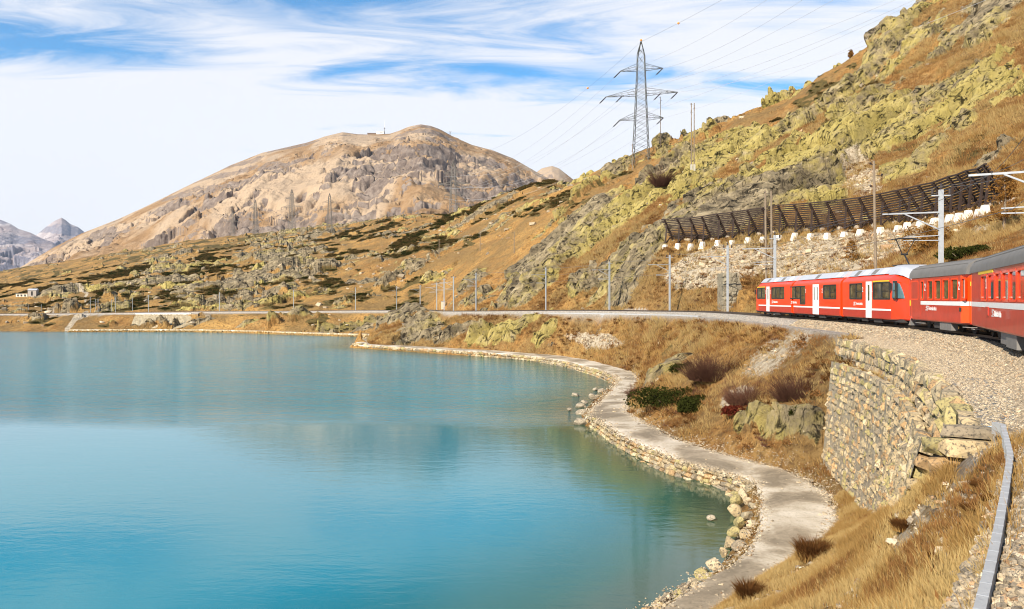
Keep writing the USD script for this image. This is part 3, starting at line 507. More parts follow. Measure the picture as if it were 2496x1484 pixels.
# ---------------------------------------------------------------- mountains behind
def mountain(name, label, crest, foot, az_px, rows, seed, mat, noise_m, terr, rock_bias, ground_y=760, back=1.5):
    """a ridge: crest and foot are (px, py, d) lists; the flank between is broken into cliff bands"""
    px = np.linspace(*az_px); cx, cy, cd = np.array(crest, float).T; fx, fy, fd = np.array(foot, float).T
    cy_, cd_ = CubicSpline(cx, cy)(px) if len(cx) > 40 else np.interp(px, cx, cy), np.interp(px, cx, cd); fy_, fd_ = np.interp(px, fx, fy), np.interp(px, fx, fd)
    t = np.linspace(0, 1.0, rows); tt = np.r_[t, 1 + np.linspace(.02, .5, 14)]
    d = fd_[:, None] * (cd_ / fd_)[:, None] ** np.minimum(tt, 1.0)[None] * (1 + np.maximum(tt - 1, 0))[None] 
    zc, zf = ZC - (cy_ - HOR) / F * cd_, ZC - (fy_ - HOR) / F * fd_
    prof = np.minimum(tt, 1.0)[None] ** 1.12
    z = zf[:, None] + (zc - zf)[:, None] * prof - np.maximum(tt - 1, 0)[None] ** 1.0 * (zc - zf)[:, None] * .9
    X = (px[:, None] - CX) / F * d; Pn = np.stack([X, d, z], -1)
    q = Pn / noise_m; nz = lambda s, o, k: ffbm(q * s + 50., o, seed + k) - .5
    env = np.sin(np.pi * np.clip(tt, 0, 1))[None] ** .5 * (1 - np.clip(tt, 0, 1)[None] ** 3) + .015
    gull = np.abs(nz(np.array([2.6, .7, .9]), 5, 1)) * 2 - .25
    z2 = z + env * noise_m * (.34 * nz(.8, 5, 2) - .07 * gull + .05 * nz(6, 4, 3))
    # cliff bands
    per = terr; lv = z2 / per + 1.5 * nz(.55, 4, 5) + .45 * nz(3., 4, 8); fr = lv - np.floor(lv); am = sm(.46, .66, .5 + 1.5 * nz(1.3, 5, 6) + .8 * nz(np.array([5., 1.4, 1.4]), 4, 16) + rock_bias)
    step = np.where(fr < .62, fr * .55, .62 * .55 + (fr - .62) * (1 - .341) / .38)
    z2 = z2 + (step - fr) * per * am * env * 1.25 + env * noise_m * (.030 * nz(20, 5, 9) * (.35 + am * 1.3) + .05 * (np.abs(nz(np.array([9., 3., 3.]), 4, 10)) - .1))
    w3 = sm(.08, .55, am * .7 + .25 + 1.2 * nz(2.2, 4, 21)) * env; fq = Pn.reshape(-1, 3) * [.55, .8, 2.4]
    z2 = z2 + (facets(fq, noise_m * .24, seed + 31, .55, .20, .22, .10) + facets(fq, noise_m * .085, seed + 32, .6, .24, .25, .12)).reshape(z2.shape) * w3 * .50
    Pn[..., 2] = z2
    n0, n1 = Pn.shape[:2]; i = (np.arange(n0 - 1)[:, None] * n1 + np.arange(n1 - 1)[None]).ravel()
    Fc = np.concatenate([np.stack([i, i + n1, i + n1 + 1], 1), np.stack([i, i + n1 + 1, i + 1], 1)])
    V = Pn.reshape(-1, 3); gr = np.gradient(z2, axis=1) / np.maximum(np.gradient(d, axis=1), .1)
    steep = sm(.75, 1.35, gr) * np.ones_like(z2); cliff = np.clip(sm(.60, .66, fr) * am * .55 + steep * .75 * w3, 0, 1)
    m = usdkit.mesh(stage, numbered('/World/' + name), (V, Fc), mat, smooth=True)
    primvar(m, 'mask', np.stack([cliff.ravel(), sm(.35, .7, .5 + nz(1.3, 4, 12)).ravel(), sm(.5, .7, .5 + 1.2 * nz(np.array([3., .8, 1.]), 4, 13) + .1).ravel()], 1))
    tag(m, label, kind='structure')
    return lambda x: np.array([(x - CX) / F * np.interp(x, cx, cd), np.interp(x, cx, cd), ZC - (np.interp(x, cx, cy) - HOR) / F * np.interp(x, cx, cd)])
def mount_mat(name, turf, rockc, pale, sc):
    n = {'g': node('geometry'), 'a': node('attribute', attribute='mask'), 's': node('separate_color'), 'n': node('noise_texture', scale=.02 * sc, detail=12.0, roughness=.68), 'r': node('rgb_ramp', ramp=[(.3, turf[0]), (.5, turf[1]), (.7, turf[2])]),
      'pm': node('mix', color2=pale), 'pf': node('math', math_type='multiply', value2=.6), 'rn': node('noise_texture', scale=.05 * sc, detail=12.0, roughness=.72), 'rr': node('rgb_ramp', ramp=[(.3, rockc[0]), (.5, rockc[1]), (.72, rockc[2])]),
      'ks': node('math', math_type='multiply_add', value2=.9), 'kf': node('map_range', range_type='smoothstep', from_min=.82, from_max=1.05, clamp=True), 'm': node('mix'),
      'bn': node('noise_texture', scale=.035 * sc, detail=13.0, roughness=.72), 'bu': node('bump', strength=1.0, distance=7.0 / sc), 'p': node('principled_bsdf', roughness=.95, specular_ior_level=.1)}
    l = [('g.position', 'n.vector'), ('g.position', 'rn.vector'), ('g.position', 'bn.vector'), ('n.fac', 'r.fac'), ('a.color', 's.color'), ('s.b', 'pf.value1'), ('pf.value', 'pm.fac'), ('r.color', 'pm.color1'), ('rn.fac', 'rr.fac'),
      ('s.r', 'ks.value1'), ('rn.fac', 'ks.value3'), ('ks.value', 'kf.value'), ('kf.result', 'm.fac'), ('pm.color', 'm.color1'), ('rr.color', 'm.color2'), ('m.color', 'p.base_color'), ('bn.fac', 'bu.height'), ('bu.normal', 'p.normal')]
    return usdkit.material(stage, '/World/Looks/' + name, n, l, surface='p.BSDF')
M['mount'] = mount_mat('tan_mountain', [(.19, .112, .055), (.28, .175, .09), (.37, .255, .15)], [(.07, .052, .045), (.18, .14, .115), (.34, .28, .23)], (.46, .36, .26), 1.)
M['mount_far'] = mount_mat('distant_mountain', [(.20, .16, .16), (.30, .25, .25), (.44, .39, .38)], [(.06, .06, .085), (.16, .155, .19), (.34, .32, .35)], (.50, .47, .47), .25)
crest = [(-500, 800, 1700), (-250, 745, 1750), (0, 678, 1850), (60, 645, 1900), (130, 603, 1950), (200, 568, 2000), (290, 533, 2100), (380, 491, 2150), (450, 456, 2200), (530, 418, 2300), (560, 403, 2350), (640, 372, 2400), (750, 347, 2500), (790, 333, 2550), (835, 322, 2550), (870, 327, 2600), (900, 328, 2600), (950, 326, 2650), (975, 318, 2650), (1000, 308, 2650), (1025, 303, 2650), (1050, 307, 2650), (1075, 317, 2650), (1100, 331, 2650), (1150, 353, 2600), (1200, 366, 2600), (1250, 386, 2550), (1290, 409, 2500), (1330, 432, 2450), (1400, 462, 2400), (1500, 500, 2400), (1700, 560, 2400)]
foot = [(-500, 790, 1150), (0, 740, 1150), (300, 690, 1100), (600, 660, 1000), (1000, 640, 950), (1700, 640, 900)]
peak_at = mountain('mountain', 'broad tan mountain with a small pointed summit and dark cliff bands', crest, foot, (-450, 1600, 900), 420, 5, M['mount'], 230., 66., .15)
mountain('mountain', 'small bare grey-brown hilltop showing behind the right shoulder of the broad mountain', [(1260, 470, 3800), (1300, 425, 3800), (1320, 410, 3800), (1345, 404, 3800), (1362, 410, 3800), (1400, 440, 3800), (1480, 470, 3800)], [(1260, 560, 3000), (1480, 560, 3000)], (1262, 1478, 120), 90, 15, M['mount'], 200., 80., .1)
mountain('mountain', 'sharp bluish peak with a snow patch, far beyond the lake', [(20, 640, 9000), (60, 596, 9000), (90, 571, 9000), (118, 548, 9000), (133, 538, 9000), (150, 530, 9000), (160, 536, 9000), (172, 546, 9000), (190, 553, 9000), (203, 563, 9000), (240, 600, 9000), (330, 660, 9000)], [(20, 720, 6500), (330, 720, 6500)], (22, 328, 200), 160, 25, M['mount_far'], 900., 260., .25)
mountain('mountain', 'dark purplish ridge falling from the left, far beyond the lake', [(-700, 470, 7000), (-300, 500, 7000), (-60, 520, 6800), (0, 535, 6500), (25, 545, 6400), (45, 558, 6300), (75, 567, 6200), (100, 580, 6100), (128, 590, 6000), (150, 606, 6000), (200, 640, 6000), (300, 690, 6000)], [(-700, 740, 4200), (300, 740, 4200)], (-690, 290, 420), 200, 35, M['mount_far'], 800., 230., .3)

# ---------------------------------------------------------------- lakeside path
A, B = resample(outer_d, 900), None
oA, iB = outer_d, inner_d
K = 14; t = np.linspace(0, 1, K); _e = inner_d - outer_d; _e[:, 2] = 0; _e /= np.linalg.norm(_e, axis=1, keepdims=True); _jo = np.cumsum(np.r_[0, np.linalg.norm(np.diff(outer_d[:, :2], axis=0), axis=1)])
_jit = lambda k: ((ffbm(np.column_stack([_jo * .7, _jo * 0 + k, _jo * 0]), 4, k) - .5) * 1.0)[:, None]
oA, iB = outer_d + _e * (np.abs(_jit(1)) * .9), inner_d + _e * _jit(5)
PV = oA[:, None] * (1 - t)[None, :, None] + iB[:, None] * t[None, :, None]
PV[..., 2] = ZP + .05 * np.sin(np.pi * t)[None] + .05 * (meshkit.fbm(PV * .8, 3, 4) - .5); PV[:, 0, 2] -= .05; PV[:, -1, 2] -= .04
skirt0, skirt1 = PV[:, :1].copy(), PV[:, -1:].copy(); skirt0[..., 2] -= .3; skirt1[..., 2] -= .3
PV = np.concatenate([skirt0, PV, skirt1], 1); pe = np.broadcast_to(np.r_[1., np.abs(t * 2 - 1) ** 3, 1.], PV.shape[:2]).ravel()
pm_ = {'g': node('geometry'), 'n': node('noise_texture', scale=.22, detail=9.0, roughness=.62, distortion=.7), 'r': node('rgb_ramp', ramp=[(.40, (.22, .175, .12)), (.49, (.33, .265, .185)), (.56, (.48, .405, .305)), (.70, (.62, .55, .45))]),
  'a': node('attribute', attribute='edge'), 'as': node('separate_color'), 'fe': node('math', math_type='multiply_add', value2=.13), 'f': node('noise_texture', scale=5.0, detail=9.0, roughness=.8), 'fr': node('rgb_ramp', ramp=[(.32, (.55, .52, .48)), (.45, (.95, .95, .94)), (.62, (1.1, 1.1, 1.1))]), 'm': node('mix', mix_type='multiply', fac=1.0), 'bn': node('noise_texture', scale=14.0, detail=6.0, roughness=.7), 'b': node('bump', strength=1.0, distance=.03), 'p': node('principled_bsdf', roughness=.9, specular_ior_level=.25)}
M['path'] = usdkit.material(stage, '/World/Looks/gravel_path', pm_, [('g.position', 'n.vector'), ('g.position', 'f.vector'), ('g.position', 'bn.vector'), ('a.color', 'as.color'), ('as.r', 'fe.value1'), ('n.fac', 'fe.value3'), ('fe.value', 'r.fac'), ('r.color', 'm.color1'), ('f.fac', 'fr.fac'), ('fr.color', 'm.color2'), ('m.color', 'p.base_color'), ('bn.fac', 'b.height'), ('b.normal', 'p.normal')], surface='p.BSDF')
pth = loft(PV, closed=False)
if pth.face_normals[:, 2].mean() < 0: pth.invert()
pp = obj('lakeside_path', pth, M['path'], smooth=True); primvar(pp, 'edge', np.repeat(pe[:, None], 3, 1)); tag(pp, 'pale gravel path winding along the lake shore below the railway', kind='structure')

# ---------------------------------------------------------------- the railway track: ballast bed, rails, sleepers
a0, a1 = np.argmin(np.abs(TR[:, 1] + 8)), len(TR)
prof = [(2.45, -.75), (2.0, -.50), (1.62, -.22), (1.35, -.17), (.8, -.165), (0, -.17), (-.8, -.165), (-1.35, -.17), (-1.7, -.25), (-2.4, -.62)]
R_ = np.stack([offset(o, z, a0, a1) for o, z in prof], 1); R_[:, 1:-1, 2] += .05 * (meshkit.fbm(R_[:, 1:-1] * 2.5, 3, 8) - .5)
bm = {'g': node('geometry'), 'v': node('voronoi_texture', scale=11.0), 'w': node('separate_color'), 'r': node('rgb_ramp', ramp=[(0., (.17, .16, .145)), (.35, (.27, .24, .20)), (.7, (.37, .33, .27)), (.9, (.52, .46, .38)), (1., (.40, .30, .21))]),
  'b': node('bump', strength=1.0, distance=.06, invert=True), 'p': node('principled_bsdf', roughness=.85, specular_ior_level=.3)}
M['ballast'] = usdkit.material(stage, '/World/Looks/crushed_ballast', bm, [('g.position', 'v.vector'), ('v.color', 'w.color'), ('w.r', 'r.fac'), ('r.color', 'p.base_color'), ('v.distance', 'b.height'), ('b.normal', 'p.normal')], surface='p.BSDF')
bl = loft(R_, closed=False)
if bl.face_normals[:, 2].mean() < 0: bl.invert()
tag(obj('ballast_bed', bl, M['ballast'], smooth=True), 'grey crushed stone ballast under the curving railway track', kind='structure')
track = thing('railway_track', 'single railway track of brown rails curving along the hillside above the lake', 'railway track')
for o in (.53, -.53):
    R_ = np.stack([offset(o + a, z, a0, a1) for a, z in ((-.055, -.15), (.055, -.15), (.055, -.135), (.012, -.11), (.012, -.045), (.034, -.035), (.034, 0), (-.034, 0), (-.034, -.035), (-.012, -.045), (-.012, -.11), (-.055, -.135))], 1)
    obj('rail', loft(R_[::1], closed=True, caps=True), M['rail'], track)
sl = []; ss = np.arange(S[a0], S[-1], .62); near_s = s_near(23.4, 47)
for k, s in enumerate(ss):
    p, q = tr(s, 1.0, -.165), tr(s, -1.0, -.165); m = bar(p, q, .22, .12); sl.append((np.linalg.norm(p[:2]) if p[1] > 2 else 999, m))
order = np.argsort([x[0] for x in sl])
for j in order[:60]: obj('sleeper', sl[j][1], M['sleeper'], track)
tag(obj('sleepers', [sl[j][1] for j in order[60:420]], M['sleeper'], track), kind='stuff')
# ---------------------------------------------------------------- the red train
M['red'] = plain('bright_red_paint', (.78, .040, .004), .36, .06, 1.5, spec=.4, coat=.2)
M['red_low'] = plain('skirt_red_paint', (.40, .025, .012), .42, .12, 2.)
M['red_old'] = plain('weathered_red_paint', (.44, .030, .014), .42, .16, 2.2, coat=.1)
M['red_end'] = plain('fresh_orange_red_paint', (.80, .075, .006), .40, .05, 1.5)
M['white'] = plain('white_paint', (.74, .74, .72), .45, .05, 3.)
M['silver'] = plain('silver_roof', (.50, .51, .54), .42, .08, 2., metal=.25)
M['roof_grey'] = plain('grey_roof', (.15, .14, .13), .75, .15, 1.5, .004, 20)
M['black'] = plain('window_frame_black', (.018, .018, .018), .5, .05)
M['under'] = plain('underframe_dark', (.035, .032, .03), .8, .2, 5.)
M['under_grey'] = plain('underframe_grey', (.16, .15, .14), .7, .15, 5.)
M['yellow'] = plain('yellow_stripe', (.80, .50, .02), .45, .04)
M['chrome'] = plain('plough_steel', (.55, .56, .57), .25, .06, 4., metal=.8)
gl = {'g': node('geometry'), 'n': node('noise_texture', scale=1.3, detail=4.0, distortion=1.0), 'r': node('rgb_ramp', ramp=[(.35, (.012, .011, .009)), (.55, (.05, .043, .025)), (.68, (.12, .10, .05))]), 'p': node('principled_bsdf', roughness=.04, specular_ior_level=.9, ior=1.55)}
M['pane'] = usdkit.material(stage, '/World/Looks/dark_window_glass', gl, [('g.position', 'n.vector'), ('n.fac', 'r.fac'), ('r.color', 'p.base_color')], surface='p.BSDF')
M['pane_blue'] = plain('windscreen_glass', (.08, .17, .20), .06, .3, 2., spec=.9)
M['curtain'] = plain('curtain', (.62, .58, .50), .8, .1)
def man(m): 
    m.merge_vertices(); return m3.Manifold(m3.Mesh(np.asarray(m.vertices, np.float32), np.asarray(m.faces, np.uint32)))
def unman(M_): x = M_.to_mesh(); return trimesh.Trimesh(np.array(x.vert_properties[:, :3]), np.array(x.tri_verts), process=False)
class Car:
    """a vehicle frame: x forward along the train, y to the lake side, z up from the rail head"""
    def __init__(self, p0, p1):
        self.p0, self.p1 = np.array(p0, float), np.array(p1, float); self.L = np.linalg.norm(p1[:2] - p0[:2]); self.d = (self.p1[:2] - self.p0[:2]) / self.L
        self.ang = math.atan2(self.d[1], self.d[0]); self.n = np.array([-self.d[1], self.d[0]])
    def u(self, px, y=1.33):
        """where along the car a sight line meets its lake-side wall"""
        r = np.array([(px - CX) / F, 1.0]); o = self.p0[:2] + self.n * y; A_ = np.column_stack([r, -self.d]); return float(np.linalg.solve(A_, o)[1])
def rrect(x0, x1, z0, z1, r=.07):
    return shapely.box(x0 + r, z0 + r, x1 - r, z1 - r).buffer(r, quad_segs=3)
def panel(poly, y0, y1):
    """a shape drawn in (x, z) made solid between y0 and y1"""
    m = trimesh.creation.extrude_polygon(poly, y1 - y0, engine='earcut'); v = m.vertices.copy(); v = np.column_stack([v[:, 0], v[:, 2] + y0, v[:, 1]])
    return trimesh.Trimesh(v, m.faces[:, ::-1], process=True)
def lettering(text, h, x, z, y, bold=True):
    """words on the side, read from the lake; x is the left end seen from there"""
    m = meshkit.text_mesh(text, h, .004, bold); v = m.vertices.copy(); return trimesh.Trimesh(np.column_stack([x - v[:, 0] * .78, y + v[:, 2], z + v[:, 1]]), m.faces, process=False)
def logo(x, z, h, y):
    """three white bars in the form of a slanting S"""
    out = []
    for k, (a, b) in enumerate(((0, 1.9), (0, 1.2), (.7, 1.9), (-.1, 1.8))):
        zz = z + h * (.84 - k * .28); sl_ = .25 * (3 - k)
        out.append(panel(shapely.Polygon([(x - (a + .1 * (3 - k)) * h, zz), (x - (b + .1 * (3 - k)) * h, zz), (x - (b + .1 * (3 - k)) * h - .05 * h, zz + .17 * h), (x - (a + .1 * (3 - k)) * h - .05 * h, zz + .17 * h)]), y, y + .004))
    return out
def window(t, x0, x1, z0, z1, y, panes=1, frame_m='black', curtain=False, split=False, r=.06):
    """frame, panes: the wall has a recess 5 cm deep here"""
    f = part('window', t); o = rrect(x0 - .05, x1 + .05, z0 - .05, z1 + .05, r + .03); w = (x1 - x0) / panes
    hol = [rrect(x0 + k * w + .035, x0 + (k + 1) * w - .035, z0 + .03, z1 - .03, r) for k in range(panes)]
    obj('frame', panel(o.difference(shapely.union_all(hol)), y - .05, y + .012), M[frame_m], f)
    for k in range(panes): obj('pane', panel(shapely.box(x0 + k * w + .02, z0 + .02, x0 + (k + 1) * w - .02, z1 - .02), y - .045, y - .03), M['pane'], f)
    if split: obj('glazing_bar', box((x0 + .03, y - .03, z0 + (z1 - z0) * .45), (x0 + w - .03, y - .005, z0 + (z1 - z0) * .45 + .04)), M[frame_m], f)
    if curtain: obj('curtain', panel(shapely.box(x0 + .02, z0 + .03, x0 + .02 + (x1 - x0) * .45, z1 - .03), y - .032, y - .026), M['curtain'], f)
def bogie(t, x, name='bogie'):
    b = part(name, t)
    obj('frame', [box((x - 1.2, .55, .42), (x + 1.2, .75, .62)), box((x - 1.2, -.75, .42), (x + 1.2, -.55, .62)), box((x - .2, -.7, .4), (x + .2, .7, .6)), box((x - 1.0, .76, .28), (x - .7, .95, .62)), box((x + .7, .76, .28), (x + 1.0, .95, .62))], M['under'], b)
    for dx in (-.85, .85):
        for y in (.56, -.56):
            w = trimesh.creation.cylinder(.36, .11, sections=20); w.apply_transform(trimesh.transformations.rotation_matrix(math.pi / 2, [1, 0, 0])); w.apply_translation((x + dx, y, .36)); obj('wheel', w, M['under'], b)
def hollow(body, wins, y):
    for x0, x1, z0, z1 in wins: body = body - m3.Manifold.cube((x1 - x0, .1, z1 - z0)).translate((x0, y - .05, z0))
    return body

# --- modern railcar of three sections
PROF = [(1.20, .34), (1.33, .42), (1.34, 2.66), (1.27, 2.82), (.98, 3.06), (-.98, 3.06), (-1.27, 2.82), (-1.34, 2.66), (-1.33, .42), (-1.20, .34)]
def prism(profile, x0, x1): return trimesh.Trimesh(*(lambda R: (R.vertices, R.faces))(loft([[(x, y, z) for y, z in profile] for x in (x0, x1)], caps=True)), process=False)
def solid(profile, stations):
    """stations: (x, width scale, top drop)"""
    R = [[(x, y * w, z if z < 1.2 else z - dz * (z - 1.2) / 1.86) for y, z in profile] for x, w, dz in stations]
    m = loft(R, caps=True); m.fix_normals(); return m
railcar = thing('railcar', 'bright red three-section railcar with silver roof, white doors and raised pantograph', 'railcar')
def on_car(car):
    T = np.eye(4); T[:2, 0], T[:2, 1], T[:3, 3] = car.d, car.n, car.p0; return T
secs = [('C', 46.2, 56.9), ('B', 57.2, 68.4), ('A', 68.7, 80.8)]
SD = {}
for nm, y0, y1 in secs:
    i0, i1 = np.argmin(np.abs(TR[:, 1] - y0)), np.argmin(np.abs(TR[:, 1] - y1)); SD[nm] = Car(TR[i0] + [0, 0, 0] , TR[i1])
def build_section(nm, wins, doors, nums, text, first, cab_near=False, cab_far=False):
    global XF
    car = SD[nm]; XF = on_car(car); obj = lambda name, mesh, mat, parent=None, smooth=False: globals()['obj'](name, mesh, mat, parent or railcar, smooth)
    L = car.L; u = car.u
    st = [(0, 1, 0), (L, 1, 0)]
    if cab_near: st = [(-.35, .60, .75), (.25, .80, .30), (1.5, 1, 0), (L, 1, 0)]
    if cab_far: st = [(0, 1, 0), (L - 1.6, 1, 0), (L - .5, .93, .2), (L + .1, .86, .6)]
    low = [p for p in PROF]
    ws = [(u(a), u(b), z0, z1, n) for a, b, z0, z1, n in wins]; ws = [(min(a, b), max(a, b), z0, z1, n) for a, b, z0, z1, n in ws]
    body = hollow(man(solid(PROF, st)), [(a, b, z0, z1) for a, b, z0, z1, n in ws], 1.34)
    obj('body', unman(body), M['red'], smooth=25)
    xa, xb = (1.5 if cab_near else .12), (L - 1.6 if cab_far else L - .12)
    ds = [(min(u(a), u(b)), max(u(a), u(b)), n) for a, b, n in doors]
    edges = [xa] + [v for a, b, n in sorted(ds) for v in (a, b)] + [xb]
    for a, b in zip(edges[::2], edges[1::2]):
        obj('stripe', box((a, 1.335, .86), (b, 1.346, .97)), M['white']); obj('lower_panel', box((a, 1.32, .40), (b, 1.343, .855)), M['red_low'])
    for a, b, z0, z1, n in ws: window(railcar, a, b, z0, z1, 1.34, n, split=True)
    for a, b, n in ds:
        d = part('door', railcar); w = (b - a) / n
        for k in range(n):
            q = [rrect(a + k * w + w * .33, a + k * w + w * .67, 1.45, 2.45, .08)]
            obj('leaf', panel(shapely.box(a + k * w + .012, .38, a + (k + 1) * w - .012, 2.66).difference(q[0]), 1.335, 1.357), M['white'], d)
            obj('pane', panel(q[0], 1.336, 1.345), M['pane'], d)
    for ch, px in nums: obj('number', lettering(ch, .30, u(px), 2.02, 1.345), M['white'])
    px, words = text; obj('emblem', logo(u(px), 1.14, .22, 1.345), M['white']); obj('lettering', lettering(words, .17, u(px) - .55, 1.17, 1.345), M['white'])
    for a, b in first: obj('first_class_stripe', box((u(a), 1.336, 2.60), (u(b), 1.350, 2.68)), M['yellow'])
    # roof: sloping silver sides with hatches, flat top
    rp = [(1.06, 3.07), (.70, 3.44), (.55, 3.50), (-.55, 3.50), (-.70, 3.44), (-1.06, 3.07)]
    r0, r1 = (2.6 if cab_near else .25), (L - 1.3 if cab_far else L - .25)
    obj('roof', solid([(y, z) for y, z in rp], [(r0, 1, 0), (r1, 1, 0)] + ([(L - .2, .9, .35)] if cab_far else [])), M['silver'])
    for k in range(4 if nm != 'B' else 2):
        x = r0 + .8 + k * (r1 - r0 - 1.2) / (4 if nm != 'B' else 2); q = [(x, 1.03, 3.11), (x + .75, 1.03, 3.11), (x + .75, .73, 3.42), (x, .73, 3.42)]; nn = np.array([0, .71, .70]) * .012
        v = np.array(q); obj('roof_hatch', hull(np.vstack([v + nn, v - nn])), M['under_grey' if k % 2 else 'white'])
    if cab_near:
        obj('roof_fairing', solid([(1.10, 3.0), (.85, 3.45), (.6, 3.56), (-.6, 3.56), (-.85, 3.45), (-1.10, 3.0)], [(-.1, .72, .35), (.6, .9, .1), (1.4, 1, 0), (2.5, 1, 0)]), M['silver'], smooth=30)
        # side of the curved windscreen
        v = np.array([(1.25, 1.335, 1.62), (1.2, 1.325, 2.62), (.62, 1.20, 2.45), (.30, 1.115, 1.95), (.18, 1.08, 1.60)]); obj('windscreen', hull(np.vstack([v + [0, .03, 0], v - [0, .04, 0]])), M['pane_blue'])
        obj('cab_mirror', box((1.3, 1.36, 2.1), (1.42, 1.5, 2.5)), M['black']); obj('cab_seat', box((.6, .8, 1.5), (.9, 1.1, 1.9)), M['white'])
    if cab_far:
        obj('cab_mirror', box((L - .5, 1.28, 2.0), (L - .35, 1.42, 2.4)), M['black']); obj('buffer_beam', box((L - .4, -1.1, .25), (L + .15, 1.1, .8)), M['under'])
    else:
        obj('gangway_bellows', solid([(1.15, .5), (1.15, 2.9), (.8, 3.1), (-.8, 3.1), (-1.15, 2.9), (-1.15, .5)], [(L - .1, 1, 0), (L + .45, 1, 0)]), M['red'])
    obj('underframe', [box((.3, -1.15, .22), (L - .3, 1.12, .40)), box((L * .32, .7, .12), (L * .45, 1.2, .40)), box((L * .55, .7, .15), (L * .66, 1.2, .40))], M['under'])
    for x in (1.9, L - 1.9): bogie(railcar, x)
    XF = None
z_ = (1.58, 2.54)
X1 = lambda zx: 1766.5 + (zx / 4.1217) * .60913          # from an enlarged view of the sections
X2 = lambda zx: 2101.5 + zx * .20933
build_section('A', [(X1(535), X1(665), *z_, 2), (X1(768), X1(975), *z_, 3)], [(X1(685), X1(735), 1)], [('1', X1(670)), ('2', X1(752))], (X1(772), 'Rhätische Bahn'), [(X1(530), X1(662))], cab_far=True)
build_section('B', [(X1(1078), X1(1240), *z_, 2), (X1(1243), X1(1322), 1.15, 2.54, 1), (X1(1625), X1(1832), *z_, 2)], [(X1(1450), X1(1550), 2)], [('2', X1(1322)), ('2', X1(1597))], (X1(1088), 'Viafier retica'), [])
build_section('C', [(X1(2058), X1(2260), *z_, 2), (X2(125), X2(320), *z_, 2), (X2(357), X2(393), 1.6, 2.56, 1)], [(X2(42), X2(108), 1)], [('2', X1(2264)), ('1', X2(103))], (X1(2120), 'Ferrovia retica'), [(X2(120), X2(312))], cab_near=True)
# pantograph on the near section
XF = on_car(SD['C']); P = obj; pg = part('pantograph', railcar)
P('base_frame', [box((2.2, -.5, 3.56), (3.6, .5, 3.62))], M['under'], pg)
P('lower_arm', tube([(2.3, 0, 3.6), (3.05, 0, 4.25)], .05), M['black'], pg)
P('upper_arm', [tube([(3.05, .12, 4.25), (2.9, .55, 5.15)], .028), tube([(3.05, -.12, 4.25), (2.9, -.55, 5.15)], .028), tube([(3.05, -.2, 4.25), (3.05, .2, 4.25)], .06)], M['black'], pg)
P('contact_head', [tube([(2.9 + dx, y, 5.18 - max(0, abs(y) - .5) ** 2 * .7) for y in np.linspace(-.85, .85, 9)], .025, 5) for dx in (-.18, .18)] + [box((2.7, y - .02, 5.08), (3.1, y + .02, 5.16)) for y in (-.55, .55)], M['black'], pg)

XF = None
